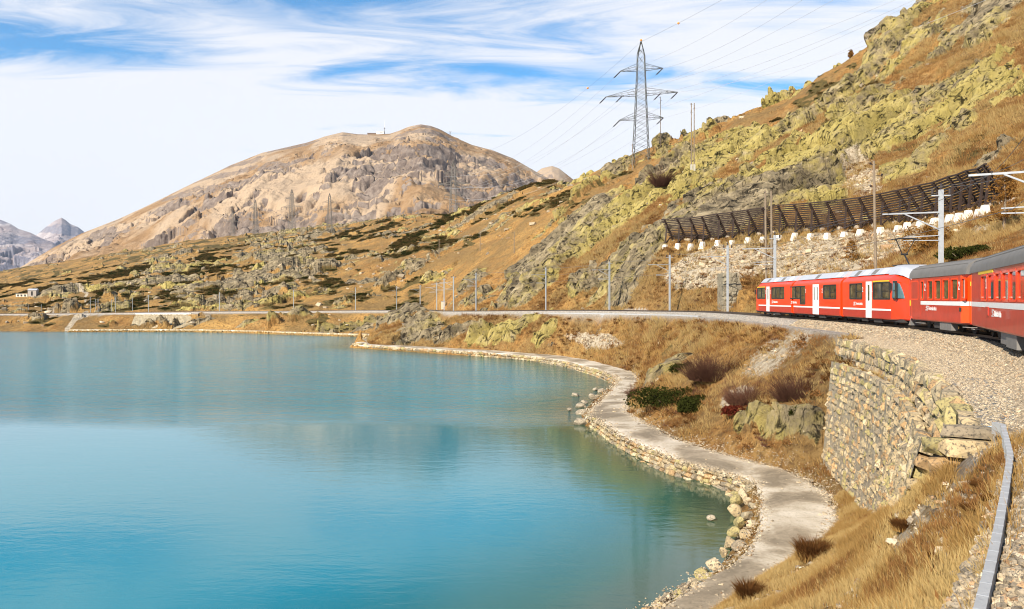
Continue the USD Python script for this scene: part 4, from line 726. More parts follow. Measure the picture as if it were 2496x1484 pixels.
# --- older coaches
def arc_roof(w, z0, h, n=12): th = np.linspace(0, math.pi, n); return [(w * math.copysign(abs(math.cos(a)) ** .8, math.cos(a)), z0 + h * math.sin(a) ** .75) for a in th]
def coach(label, p_far, p_near, wins, texts, nums, extras, far_taper=True, vents=()):
    global XF
    car = Car(p_near, p_far); t = thing('coach', label, 'railway coach', group='red passenger coaches'); XF = on_car(car)
    obj = lambda name, mesh, mat, parent=None, smooth=False: globals()['obj'](name, mesh, mat, parent or t, smooth)
    L, u = car.L, car.u; prof_ = [(1.27, .46), (1.33, .52), (1.33, 2.70), (-1.33, 2.70), (-1.33, .52), (-1.27, .46)]
    st = [(.0, .86, 0), (.55, 1, 0), (L - .55, 1, 0), (L, .86, 0)]
    ws = [(min(u(a), u(b)), max(u(a), u(b)), z0, z1, c) for a, b, z0, z1, c in wins]
    body = hollow(man(solid(prof_, st)), [(a, b, z0, z1) for a, b, z0, z1, c in ws], 1.33)
    obj('body', unman(body), M['red_old'])
    for a, b, z0, z1, c in ws: window(t, a, b, z0, z1, 1.33, 1, 'red', curtain=c, r=.09)
    obj('stripe', box((.56, 1.32, 1.28), (L - .56, 1.336, 1.47)), M['white'])
    # the near end wall, freshly painted, and its corner panel
    c0 = np.array([(0, 1.33 * .86), (.55, 1.33)]); nn = np.array([-.19, .55]) / np.hypot(.19, .55) * .012
    def corner(z0, z1, off, mat, name):
        q = c0 + nn * off; v = [(x, y, z) for x, y in q for z in (z0, z1)] + [(x - nn[0] * .8, y - nn[1] * .8, z) for x, y in q for z in (z0, z1)]; obj(name, hull(v), M[mat])
    corner(.52, 2.68, 1.0, 'red_end', 'corner_panel'); corner(1.28, 1.47, 2.0, 'white', 'corner_stripe')
    obj('end_wall', box((-.03, -1.13, .55), (-.006, 1.13, 2.68)), M['red_end']); obj('end_stripe', box((-.04, -1.13, 1.28), (-.032, 1.13, 1.47)), M['white'])
    obj('gangway_bellows', box((-.5, -.6, .95), (-.04, .6, 2.75)), M['under'])
    # far corner
    cf = np.array([(L - .55, 1.33), (L, 1.33 * .86)]); v = [(x, y + e, z) for x, y in cf for z in (.55, 2.68) for e in (-.01, .012)]; obj('corner_panel', hull(v), M['red_end'])
    rp = arc_roof(1.36, 2.68, .76, 16); obj('roof', solid(rp[::-1], [(-.08, .97, 0), (.1, 1, 0), (L - .1, 1, 0), (L + .08, .97, 0)]), M['roof_grey'], smooth=40)
    for k in range(3):
        a = math.radians(34 + k * 22); y, z = 1.36 * math.cos(a) ** .8, 2.68 + .76 * math.sin(a) ** .75; obj('roof_seam', box((.1, y - .012, z - .01), (L - .1, y + .012, z + .018)), M['roof_grey'])
    for x, y in vents: obj('roof_vent', box((x, y - .25, 3.36), (x + .7, y + .25, 3.52)), M['steel'])
    for words, px, z, h in texts:
        obj('emblem', logo(u(px), z - .02, h * 1.5, 1.332), M['white']); obj('lettering', lettering(words, h * 1.15, u(px) - h * 3.5, z, 1.332), M['white'])
    for ch, px in nums: obj('number', lettering(ch, .36, u(px), 2.0, 1.332), M['white'])
    extras(obj, u, t, L)
    obj('underframe', [box((.4, -1.1, .38), (L - .4, 1.1, .50))], M['under'])
    for x in (1.9, L - 1.9): bogie(t, x)
    XF = None; return t, car
def ex2(o, u, t, L):
    o('door', box((u(X2(678)), 1.325, .62), (u(X2(548)), 1.337, 2.62)), M['red_old']); o('door_handle', box((u(X2(556)), 1.337, 1.2), (u(X2(562)), 1.36, 1.5)), M['yellow'])
    o('equipment_box', box((u(X2(1010)), .95, .10), (u(X2(880)), 1.25, .50)), M['under_grey']); o('equipment_box', box((u(X2(870)), .8, .14), (u(X2(790)), 1.15, .50)), M['under'])
    o('footstep', box((u(X2(700)), 1.0, .30), (u(X2(620)), 1.35, .34)), M['under_grey']); o('footstep', box((.1, .8, .30), (.6, 1.25, .34)), M['under_grey'])
    o('lamp_plate', box((u(X2(1152)), 1.33, 1.02), (u(X2(1128)), 1.345, 1.2)), M['black'])
    o('snow_plough', hull([(L + .2, 1.2, .12), (L + .2, 1.2, .5), (L + .9, 1.15, .1), (L + .9, 1.0, .62), (L + .2, -1.2, .12), (L + .2, -1.2, .5), (L + .8, -1.1, .1), (L + .8, -1., .6)]), M['chrome'])
def ex1(o, u, t, L):
    o('first_class_stripe', box((u(X2(1520)), 1.32, 2.56), (u(X2(1352)), 1.345, 2.68)), M['yellow'])
    v = np.array([(0, -.09), (.12, 0), (0, .09), (-.12, 0)]); o('warning_diamond', box((L - .3, 1.20, 2.15), (L - .12, 1.335, 2.33)), M['yellow'])
    o('equipment_box', box((u(X2(1625)), .9, .05), (u(X2(1560)), 1.2, .50)), M['under_grey']); o('equipment_box', box((u(X2(1760)), .95, .0), (u(X2(1640)), 1.25, .50)), M['under_grey'])
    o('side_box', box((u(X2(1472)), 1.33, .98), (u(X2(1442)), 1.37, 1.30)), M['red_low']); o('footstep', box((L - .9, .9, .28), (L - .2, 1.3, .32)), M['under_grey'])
at_y = lambda y: TR[np.argmin(np.abs(TR[:, 1] - y))]
zw = (1.56, 2.50)
coach('older dark red coach with grey roof and an orange end wall, coupled behind the railcar', at_y(44.9), at_y(36.0),
      [(X2(562), X2(648), *zw, True), (X2(675), X2(712), *zw, False), (X2(758), X2(818), *zw, False), (X2(842), X2(908), *zw, False), (X2(932), X2(1003), *zw, False), (X2(1032), X2(1108), *zw, False), (X2(1152), X2(1193), *zw, True)],
      [('Ferrovia retica', X2(735), 1.02, .15)], [('2', X2(718)), ('2', X2(1112))], ex2, vents=((1.2, -.4), (4.2, -.5), (6.6, -.5)))
n1 = at_y(19.2); f1 = at_y(34.9)
_c = Car(n1, f1)
coach('older dark red coach with a yellow first class stripe, nearest and cut by the frame', f1, n1,
      [(X2(1382), X2(1448), *zw, False), (X2(1466), X2(1532), *zw, False), (X2(1552), X2(1614), *zw, False), (X2(1632), X2(1700), *zw, False), (X2(1712), X2(1788), *zw, False), (X2(1806), X2(1895), *zw, False), (X2(1925), X2(2030), *zw, False), (X2(2070), X2(2190), *zw, False), (X2(2240), X2(2390), *zw, False)],
      [('Rhätische Bahn', X2(1503), .98, .17)], [('1', X2(1432))], ex1, vents=((9.0, -.45), (12.5, -.3)))
# ---------------------------------------------------------------- dry stone walls
WALL_T = [(.37, .285, .165), (.43, .325, .18), (.30, .245, .155), (.47, .375, .235), (.34, .28, .12), (.39, .25, .12), (.25, .20, .135)]
M['wstone'] = [rocky(f'wall_stone_{k + 1}', [tuple(np.array(c) * .6), c, tuple(np.minimum(np.array(c) * 1.25, .8))], 1.6, .035, 7., lichen=(.36, .31, .085) if k in (1, 4) else None, lich=.60) for k, c in enumerate(WALL_T)]
M['mortar'] = rocky('wall_core', [(.20, .165, .115), (.30, .25, .175), (.38, .32, .23)], 2., .06, 6.)
def laid(A, B, NRM, hr, wr, depth, seed, proud=.06, gap=.02, upright=False):
    """stones laid in rough courses on the face between the upper edge A and lower edge B; returns (screen size, mesh, tone)"""
    r = np.random.default_rng(seed); u = np.r_[0, np.cumsum(np.linalg.norm(np.diff(A, axis=0), axis=1))]; Lw = u[-1]; hmax = np.linalg.norm(A - B, axis=1).max(); out = []
    v = 0.0
    while v < hmax:
        h = r.uniform(*hr); s = r.uniform(-.3, 0)
        while s < Lw:
            w = r.uniform(*wr); hh = h * r.uniform(.85, 1.12); sc = s + w / 2; s += w
            if sc > Lw or sc < 0: continue
            a, b, n = [np.array([np.interp(sc, u, Q[:, k]) for k in range(3)]) for Q in (A, B, NRM)]
            fl = np.linalg.norm(b - a); vc = v + h / 2 + r.uniform(-.03, .03)
            if vc > fl + .1: continue
            dn = (b - a) / fl; k = int(np.clip(np.searchsorted(u, sc), 1, len(u) - 1)); t = A[k] - A[k - 1]; t /= np.linalg.norm(t); nn = np.cross(t, -dn); nn /= np.linalg.norm(nn)
            if nn @ n < 0: nn = -nn
            c = a + dn * vc + nn * (proud - depth / 2 + r.uniform(-.05, .06)); q = r.uniform(-.16, .16); t2 = t * math.cos(q) + dn * math.sin(q); d2 = np.cross(nn, t2)
            m = mesh_at(stone(w - gap, hh - gap, depth, r), frame(c, t2, d2, nn)); out.append((w * hh / c[1] ** 2 * (abs(nn @ (c / np.linalg.norm(c))) + .15), m, r.integers(len(WALL_T))))
        v += h
    return out
def build_wall(t, stones, most=290, name='stone'):
    stones = sorted(stones, key=lambda x: -x[0])
    for _, m, k in stones[:most]: obj(name, m, M['wstone'][k], t)
    for k in range(len(WALL_T)):
        rest = [m for _, m, kk in stones[most:] if kk == k]
        if rest: tag(obj('small_' + name + 's', rest, M['wstone'][k], t), kind='stuff')
pw = thing('dry_stone_wall', 'low upright parapet of rough dry stones edging the gravel beside the track', 'wall')
pa = para + [0, 0, .04]; pb = para + para_n * .10; pb[:, 2] -= np.interp(np.arange(90), [0, 40, 89], [.95, 1.15, 1.25])
build_wall(pw, laid(pa, pb, para_n, (.30, .52), (.24, .55), .5, 5))
obj('core', loft([para + para_n * -.02, pb + para_n * -.03], closed=False), M['mortar'], pw)
T_ = lambda px, py, d: at(px, py, d)
c = at(2385, 1046, 14.5); fw = np.array([.55, .83, 0]); sd_ = np.array([.83, -.55, 0])
tag(obj('coping_slab', mesh_at(stone(1.25, .55, .18, rng, .10), frame(c + [.05, .1, -.06], sd_, fw, [0, 0, 1.])), M['wstone'][6], pw), 'dark flat end slab with a pale blue paint mark')
obj('paint_mark', [mesh_at(box((-.07, -.10, 0), (.07, .10, .006)), frame(c + [.22, -.02, .035], sd_, fw, [0, 0, 1.])), mesh_at(box((-.13, -.035, 0), (.12, .03, .006)), frame(c + [.22, -.02, .040], sd_, fw, [0, 0, 1.]))], plain('paint_pale_blue', (.42, .58, .70), .7, .2, 20), pw)
tag(obj('end_block', mesh_at(stone(1.0, .45, .34, rng, .16), frame(c + [-.1, -.10, -.32], sd_, fw, [0, 0, 1.])), M['wstone'][1], pw), 'large pale block carrying the end slab')
obj('end_block', mesh_at(stone(.22, .35, 1.05, rng, .10), frame(at(2318, 1075, 15.0), sd_, fw, [0, 0, 1.])), M['wstone'][4], pw)
for dx_, dz_, sc_ in ((-.55, -.75, .5), (-.2, -.95, .55), (.25, -.8, .5), (-.7, -.35, .4)): obj('end_block', mesh_at(stone(sc_ * 1.3, sc_, sc_ * .8, rng), frame(c + sd_ * dx_ + [0, 0, dz_], sd_, fw, [0, 0, 1.])), M['wstone'][int(10 * sc_) % 7], pw)
rw = thing('retaining_wall', 'tall battered retaining wall of mortared rubble between path and railway', 'wall')
le = ledge.copy(); lbase = ledge + ledge_n * .50; lbase[:, 2] = base_z - .3
build_wall(rw, laid(le, lbase, ledge_n, (.18, .40), (.16, .46), .4, 6, .045, .004))
obj('core', loft([le + ledge_n * .01, lbase + ledge_n * .01], closed=False), M['mortar'], rw)
# lakeside dry wall under the path
sh_i = cKDTree(sd[:, :2]).query(outer_d[:, :2])[1]; lo = sd[sh_i].copy(); lo[:, 2] = -.12; up = outer_d.copy(); up[:, 2] = ZP + .02; off = lo - up; off[:, 2] = 0
i_a = np.argmin(np.abs(outer_d[:, 1] - 60) + 50 * (np.arange(len(outer_d)) < 25 * 12)); i0 = next(k for k in range(len(outer_px)) if outer_px[k] == (1428, 1012)) * 12; i1 = next(k for k in range(len(outer_px)) if outer_px[k] == (1840, 1178)) * 12
sw = thing('shore_wall', 'dry stone embankment wall carrying the path along the water, nearer stretch', 'wall')
build_wall(sw, laid(resample(up[i0:i1 + 1], 140), resample(lo[i0:i1 + 1], 140), resample(off[i0:i1 + 1] / np.linalg.norm(off[i0:i1 + 1], axis=1, keepdims=True), 140), (.24, .36), (.26, .62), .5, 7, .10), 295)
i2 = next(k for k in range(len(outer_px)) if outer_px[k] == (866, 835)) * 12; i3 = next(k for k in range(len(outer_px)) if outer_px[k] == (1496, 916)) * 12 + 8
sw2 = thing('shore_wall', 'low pale stone edge wall of the path, farther stretch beyond the bend', 'wall')
build_wall(sw2, laid(resample(up[i2:i3], 200), resample(lo[i2:i3], 200), resample(off[i2:i3] / np.linalg.norm(off[i2:i3], axis=1, keepdims=True), 200), (.4, .6), (.5, 1.1), .6, 8, .10), 200)
sw3 = thing('shore_wall', 'faint stone edge of the path along the far shore, left of the rocky point', 'wall')
st3 = laid(resample(up[0:7 * 12], 120), resample(lo[0:7 * 12], 120), resample(off[0:7 * 12] / np.maximum(np.linalg.norm(off[0:7 * 12], axis=1, keepdims=True), .1), 120), (.5, .8), (.8, 1.6), .6, 9, .10)
tag(obj('stones', [m for _, m, k in st3], M['wstone'][1], sw3), kind='stuff')
# big edging blocks where the path comes to the water
ed = thing('rock_edging', 'row of large pale rocks edging the path above the water', 'rock edging')
for k, (x, y, w, h, tone) in enumerate([(1806, 1180, 44, 20, 3), (1828, 1192, 46, 22, 2), (1812, 1204, 36, 30, 3), (1796, 1222, 40, 30, 4), (1822, 1220, 46, 20, 3), (1836, 1236, 44, 18, 2), (1790, 1244, 40, 28, 1), (1820, 1256, 52, 24, 2), (1800, 1272, 44, 28, 4), (1830, 1280, 40, 18, 3), (1788, 1298, 44, 26, 4), (1815, 1304, 50, 22, 1), (1776, 1322, 40, 30, 0), (1800, 1330, 46, 20, 6), (1764, 1346, 36, 24, 1), (1742, 1374, 60, 30, 3), (1716, 1400, 56, 30, 4), (1690, 1424, 48, 22, 3), (1664, 1434, 52, 16, 6), (1650, 1450, 40, 18, 4), (1622, 1456, 44, 22, 6), (1606, 1474, 40, 24, 1), (1582, 1488, 46, 26, 5)]):
    p = on(x, y, .42); s = p[1] / F; obj('rock', mesh_at(boulder(w * s * .9, w * s * .7, max(.5, h * s * 1.15), 40 + k, 2), frame(p, [math.cos(k), math.sin(k), 0], [-math.sin(k), math.cos(k), 0], [0, 0, 1.])), M['wstone'][tone], ed)
M['lakerock'] = rocky('shore_rock', [(.20, .165, .12), (.36, .30, .21), (.46, .39, .29)], 2.2, .05, 7.)
for x, y, w, lab in [(1733, 1262, 24, 'lone pale boulder in the water beside the edging rocks'), (1402, 963, 24, 'flat pale rock out in the water off the bend'), (1449, 949, 16, 'small rock in the water just under the path bend'), (1387, 998, 14, 'smallest dark rock standing farthest out in the lake'), (1413, 1031, 42, 'broad flat slab in the water at the foot of the path wall'),
                     (1447, 968, 36, 'large smooth boulder on the shore below the bend'), (1413, 990, 30, 'tan boulder on the waterline of the little cape'), (1418, 1006, 32, 'wedge-shaped boulder against the start of the path wall'), (1424, 980, 20, 'small boulder between two bigger shore boulders'), (1466, 952, 22, 'rounded stone on grass just above the water at the bend')]:
    p = on(x, y, .12 if x not in (1447, 1466) else .4); s = p[1] / F; q = obj('lake_rock' if x < 1405 or x == 1733 else 'shore_boulder', mesh_at(boulder(w * s, w * s * .8, w * s * .62, x, 3), frame(p, [1., 0, 0], [0, 1., 0], [0, 0, 1.])), M['lakerock'], smooth=35); tag(q, lab, 'rock', 'rocks at the water')
# far stone wall below the line, left
fw_ = thing('far_retaining_wall', 'pale masonry retaining wall below the railway on the far left shore', 'wall'); xs = np.linspace(318, 482, 80); rows = []
for v in np.linspace(0, 1, 14): rows.append([at(x + (1 - v) * (14 if k < 8 else 0) - (1 - v) * (18 if k > 72 else 0), 766 + v * (802 - 766), 265 - 9.5 * v) + [0, -.5 * math.sin(v * 3) - .5 * meshkit.noise(np.array([x * .35, v * 9, 1.])), 0] for k, x in enumerate(xs)])
obj('face', loft(np.array(rows), closed=False), rocky('far_masonry', [(.28, .22, .13), (.42, .34, .21), (.52, .44, .30)], .9, .25, 2.), fw_)
obj('coping', tube(np.array(rows[0]) + [0, -.4, .1], .35, 6), M['concrete'], fw_)
# grey edging along the ballast in the bend
ek = thing('track_edging', 'low grey gravel retainer along the ballast in the bend ahead of the train', 'edging wall'); e0, e1 = s_near(24.5, 97), s_near(4.6, 158)
ep = np.arange(e0, e1, 1.); obj('face', loft([[tr(s, 3.0, -1.15) for s in ep], [tr(s, 2.7, -.52) for s in ep], [tr(s, 2.3, -.50) for s in ep]], closed=False), plain('grey_fine_gravel', (.33, .33, .33), .9, .2, 6., .02, 12), ek)
# stone pier with buttress
ab = thing('stone_pier', 'masonry pier with sloping buttress beside the track ahead of the train', 'pier'); M['masonry'] = rocky('pier_masonry', [(.16, .13, .09), (.26, .22, .15), (.34, .29, .2)], 1.2, .06, 4.)
p0 = at(1762, 757, 106); zt, zb = at(0, 664, 106)[2], p0[2] - .6; w_ = 1.75
for k in range(9):
    for j in range(3):
        h = (zt - zb) / 9; x0 = p0[0] + j * w_ / 3 + (.12 if k % 2 else 0); obj('stone_block', mesh_at(stone(w_ / 3 - .03, .9, h - .03, rng, .04), frame((x0 + w_ / 6 - .05, p0[1] + .4 + rng.uniform(-.04, .04), zb + (k + .5) * h), [1., 0, 0], [0, 1., 0], [0, 0, 1.])), M['masonry'], ab)
obj('core', box((p0[0] + .05, p0[1] + .1, zb), (p0[0] + w_, p0[1] + 3.2, zt - .05)), M['masonry'], ab)
v = [(p0[0] + w_, y, z) for y in (p0[1] + .05, p0[1] + 1.0) for z in (zb, zt)] + [(p0[0] + w_ + 1.7, y, zb) for y in (p0[1] + .05, p0[1] + 1.0)] + [(p0[0] + w_ + .15, y, zt) for y in (p0[1] + .05, p0[1] + 1.)]
obj('buttress', hull(v), M['masonry'], ab)
# cable trough edge at the near ballast
M['trough'] = plain('trough_grey', (.36, .36, .355), .6, .12, 8., .012, 45)
ct = thing('cable_trough', 'pale grey cable trough cover running along the edge of the near ballast', 'cable trough'); tp = resample(np.array([on(x, y, ZC - 2.20) for x, y in trough_px]), 40)
for a, b in zip(tp[:-1], tp[1:]):
    dd = (b - a) / np.linalg.norm(b - a); q = np.cross(dd, [0, 0, 1.]); obj('trough_cover', bar(a + dd * .008, b - dd * .008, .075, .2), M['trough'], ct); obj('joint_clip', bar(b - dd * .006, b + dd * .006, .08, .205), M['steel'], ct)

# ---------------------------------------------------------------- avalanche barrier above the line
av = thing('avalanche_barrier', 'long dark steel avalanche barrier on white concrete feet above the train', 'avalanche barrier')
tops, bots = [], []
for k, f in enumerate(ft):
    g = up3[k]; t3 = np.array([tn_[k, 0], tn_[k, 1], 0]); c0 = f + [0, 0, rng.uniform(-.25, .05)]
    obj('concrete_foot', hull([c0 + t3 * sx * a + g * sy * b + [0, 0, z] for z, a, b in ((-.9, .56, .56), (.66, .28, .26)) for sx in (-1, 1) for sy in (-1, 1)] + [c0 + g * .45 + [0, 0, .55]]), M['concrete'], av)
    fh = f + [0, 0, .8] + g * .05; top = f + [0, 0, 4.55] - g * .15; bot = f + [0, 0, 1.45] + g * 2.15; at_ = lambda q: top + (bot - top) * q
    tops.append(top); bots.append(bot)
    obj('girder', bar(at_(-.03), at_(1.04), .20, .30), M['rust'], av); obj('post', bar(fh, at_(.22) + [0, 0, -.1], .21), M['rust'], av); obj('strut', bar(fh + g * .1, at_(.80), .15), M['rust'], av)
    b2 = bot + g * .25 - [0, 0, .35]; obj('concrete_foot', box(b2 - .32, b2 + .32), plain('old_concrete', (.42, .36, .28), .9, .15, 3., .01, 15) if k == 0 else UsdShade.Material.Get(stage, '/World/Looks/old_concrete'), av)
tops, bots = np.array(tops), np.array(bots)
for j in range(13):
    q = j / 12.; L_ = tops + (bots - tops) * q + (np.array([0, 0, .16])); ext0, ext1 = L_[0] - (L_[1] - L_[0]) * .25, L_[-1] + (L_[-1] - L_[-2]) * .4; pts = np.vstack([ext0, L_, ext1])
    obj('cross_beam', [bar(a, b, .22, .16) for a, b in zip(pts[:-1], pts[1:])], M['rust'], av)

# ---------------------------------------------------------------- catenary masts and wires
def mast_parts(t, h=8.5, arm=3.4, two=True):
    obj('pole', [bar((0, 0, -.6), (0, 0, h), .20, .20)] + [bar((sx * .075, sy * .105, -.6), (sx * .075, sy * .105, h), .05, .012) for sx in (-1, 1) for sy in (-1, 1)], M['steel'], t)
    obj('cantilever', [bar((0, 0, 7.15), (0, arm, 7.05), .085), bar((0, .1, 6.1), (0, arm * .62, 7.05), .07)], M['steel'], t)
    if two: obj('register_arm', [bar((0, 0, 5.75), (0, 2.2, 5.65), .05), bar((0, 0, 5.45), (0, 2.2, 5.45), .05)], M['steel'], t)
    obj('top_bracket', [bar((0, -.55, h - .35), (0, .55, h - .35), .07)], M['steel'], t)
    for y, z in ((-.5, h - .12), (.5, h - .12), (0, h + .2)): obj('insulator', trimesh.creation.capsule(height=.22, radius=.075, count=[8, 6]).apply_translation((0, y, z)), M['insulator'], t)
mast_px = [(1773, 102, 1, 'in front of the stone pier'), (2293, 49.5, 1, 'behind the coach roof, the tallest and nearest whole mast'), (1888, 85.5, 1, 'behind the railcar roof beside the twin wooden poles'), (1632, 121, 1, 'on the bend, first left of the stone pier'), (1485, 139, 1, 'on the bend, second left of the stone pier'), (1330, 158, 1, 'on the bend, third left of the stone pier'), (1160, 177, 1, 'where the line turns into the small bay'), (1105, 196, 1, 'standing close behind the beige cabinet to its right'), (1082, 207, .98, 'rising directly behind the beige cabinet'), (1064, 221, .9, 'just left of the beige cabinet'), (1024, 236, .88, 'second to the left of the beige cabinet'),
           (966, 247, .88, 'third to the left of the beige cabinet'), (866, 254, .86, 'above the rocky point in the lake'), (715, 260, .82, 'right of the big lichened outcrop'), (535, 266, .77, 'below the left end of the big outcrop'), (362, 271, .70, 'above the left end of the far masonry wall'), (323, 279, .62, 'in front of the dark shaded rocks'), (281, 276, .64, 'at the junction, right one of a close pair'), (272, 283, .56, 'at the junction, left one of a close pair'), (239, 284, .60, 'in the junction cluster, rightmost of three'), (233, 290, .60, 'in the junction cluster, middle of three'), (220, 282, .66, 'in the junction cluster, leftmost of three'), (101, 297, .40, 'small one left of the trail, on the far line'), (70, 300, .36, 'last one of the far line, below the white hut'), (2590, 33, 1, 'just outside the picture with its arm reaching in')]
m0 = None
for px, d, s, lab in mast_px:
    x = (px - CX) / F * d; k = np.argmin((TR[:, 0] - x) ** 2 + (TR[:, 1] - d) ** 2); z = TR[k, 2] - .35; ang = math.atan2(TN[k, 1], TN[k, 0]) - math.pi / 2
    if ((x - TR[k, 0]) * TN[k, 0] + (d - TR[k, 1]) * TN[k, 1]) > 0: ang += math.pi
    L_ = f'grey steel railway mast {lab}'
    if m0 is None: m0 = thing('railway_mast', L_, 'mast', (x, d, z), ang, 'overhead line masts'); mast_parts(m0)
    else: dup(m0, (x, d, z), ang, L_, scale=s if s != 1 else None)
ws = [s_near(*( (px - CX) / F * d, d)) for px, d, s, l in sorted(mast_px[:7] + [mast_px[-1]], key=lambda q: q[1])] ; ws = [S[np.argmin(np.abs(TR[:, 1] - 13))]] + ws
def span(a, b, sag, n=10):
    t = np.linspace(0, 1, n)[:, None]; return a + (b - a) * t - np.array([0, 0, 1.]) * sag * 4 * t * (1 - t)
def overhead(name, off, dz, r, sag, label, mat='wire'):
    pts = np.vstack([span(tr(a, off, dz), tr(b, off, dz), sag) for a, b in zip(ws[:-1], ws[1:])]); tag(obj(name, tube(pts, r, 4), M[mat]), label, 'wire', 'overhead line wires')
overhead('contact_wire', .1, 5.28, .013, .02, 'black contact wire above the track, lowest of the overhead wires')
overhead('carrying_wire', .9, 6.75, .013, .35, 'carrying wire under the cantilever ends, above the contact wire')
overhead('feeder_wire', -2.0, 8.35, .013, .5, 'feeder wire on the mast tops, on the side towards the track')
overhead('feeder_wire', -3.0, 8.35, .013, .5, 'feeder wire on the mast tops, on the side towards the hill')
# ---------------------------------------------------------------- wooden poles
def pole_pair(name, label, px, py, htop, d=None, pair=True, lean=.0, r=.13, cat='pole', foot=False):
    b = hit(px, py) if d is None else at(px, py, d); h = (py - htop) / F * b[1]; t = thing(name, label, cat, b)
    for k in ((-1, 1) if pair else (0,)):
        o = k * .32; obj('pole', tube([(o - k * .02, 0, -1.0), (o - lean, 0, h)], r, 8, r * .75), M['wood'], t)
        if foot: obj('concrete_foot', box((o - .22, -.2, -.8), (o + .22, .2, 1.5)), plain('pole_foot_concrete', (.40, .37, .30), .9, .1) if k < 0 else UsdShade.Material.Get(stage, '/World/Looks/pole_foot_concrete'), t)
    for k in range(3): obj('insulator', [bar((0, 0, h - .3 - .9 * k), ((.45 if k % 2 else -.45), 0, h - .3 - .9 * k), .05), trimesh.creation.icosphere(1, .09).apply_translation(((.45 if k % 2 else -.45), 0, h - .2 - .9 * k))], M['insulator'], t)
    return b, h
pole_pair('wooden_pole', 'twin wooden poles on concrete feet standing on the crag right of the pylon', 1688, 418, 252, foot=True)
pole_pair('wooden_pole', 'tall single wooden pole right beside the pylon', 1609, 358, 238, pair=False)
pole_pair('wooden_pole', 'short pale post at the left foot of the pylon', 1541, 414, 352, pair=False)
pole_pair('wooden_pole', 'twin weathered wooden poles rising behind the railcar below the barrier', 1874, 700, 465, d=88, lean=.1)
pole_pair('wooden_pole', 'single leaning wooden pole rising behind the coach roof in front of the barrier', 2135, 700, 392, d=66, pair=False, lean=.2)
for px, py, h, lab in [(1253, 620, 565, 'thin pole on the heath slope above the bend, the right one of three'), (1170, 612, 560, 'thin pole on the heath slope above the bend, the middle one of three'), (1070, 632, 583, 'thin pole on the heath slope above the bend, the left one of three'), (148, 684, 662, 'thin pole on the yellow slope above the white hut')]: pole_pair('wooden_pole', lab, px, py, h, pair=False, r=.12)
# ---------------------------------------------------------------- lattice pylons
def pylon_parts(t, mat, th=1.0, strings=True, tens=True):
    Hh = 40.0; wid = lambda z: np.interp(z, [0, 14.2, 22.3, 30.5, 35.5, 40], [2.7, 2.0, 1.65, 1.3, 1.15, .06])
    cor = [(-1, -1), (1, -1), (1, 1), (-1, 1)]; lv = np.r_[np.linspace(-.6, 14.2, 7), np.linspace(16, 22.3, 4), np.linspace(24.3, 30.5, 4), np.linspace(32.3, 35.5, 2), 37.6, 39.9]
    for cx_, cy_ in cor: obj('leg', [bar((cx_ * wid(a), cy_ * wid(a), a), (cx_ * wid(b), cy_ * wid(b), b), .20 * th) for a, b in zip([-1.2, 14.2, 22.3, 30.5, 35.5], [14.2, 22.3, 30.5, 35.5, 40])], mat, t)
    br = []
    for a, b in zip(lv[:-1], lv[1:]):
        for (x0, y0), (x1, y1) in zip(cor, cor[1:] + cor[:1]):
            br += [bar((x0 * wid(a), y0 * wid(a), a), (x1 * wid(b), y1 * wid(b), b), .09 * th), bar((x1 * wid(a), y1 * wid(a), a), (x0 * wid(b), y0 * wid(b), b), .09 * th)]
    tag(obj('bracing', br, mat, t), kind='stuff')
    tips = []
    for z, half, ins in ((14.2, 7.4, [7.2]), (22.3, 12.0, [11.8, 6.3]), (30.5, 7.2, [7.0])):
        w = wid(z)
        for sx in (-1, 1):
            m = []; e = np.array([sx * half, 0, z + .1])
            for sy in (-1, 1): m += [bar((sx * w, sy * w, z), e, .13 * th), bar((sx * w, sy * w, z + 1.9), e + [0, 0, .05], .11 * th)]
            n = 5 if half > 10 else 3
            for q in np.linspace(0, 1, n + 1)[:-1]:
                f = lambda qq, sy, u_: np.array([sx * w, sy * w, z + u_]) * (1 - qq) + (e + [0, 0, 0]) * qq
                m += [bar(f(q, 1, 0), f(q + .8 / n, -1, 0), .06 * th), bar(f(q, 1, 0), f(q + .5 / n, 1, 1.9), .06 * th), bar(f(q, -1, 0), f(q + .5 / n, -1, 1.9), .06 * th)]
            for i in ins: tips.append((sx * i, z))
            obj('cross_arm', m, mat, t)
    for x, z in tips:
        if strings:
            e = np.array([x, 0, z]); d_ = np.array([-1.9, -.6, -2.0]) if tens else np.array([0, 0, -2.6])
            obj('insulator_string', [bar(e + [k, 0, 0], e + [k, 0, 0] + d_, .17 * th) for k in ((-.14, .14) if tens else (0,))], M['insulator'], t)
    return tips
pb_ = hit(1562, 392); psc = (392 - 98) / F * pb_[1] / 40; pyl = thing('pylon', 'tall steel lattice pylon with three cross arms standing on the skyline ridge', 'pylon', pb_ - [0, 0, .5], math.radians(-16), 'lattice pylons')
UsdGeom.Xformable(pyl).AddScaleOp().Set((psc,) * 3); tips = [(x * psc, z * psc) for x, z in pylon_parts(pyl, M['pylon'], 1.0)]
far_base = hit(1105, 494); pf_ = thing('pylon', 'slender lattice pylon in front of the broad mountain, largest of the far ones', 'pylon', far_base - [0, 0, .5], math.radians(-12), 'lattice pylons')
fs = 132 / F * far_base[1] / 40; UsdGeom.Xformable(pf_).AddScaleOp().Set((fs,) * 3); pylon_parts(pf_, M['pylon_far'], 1.5, True, False)
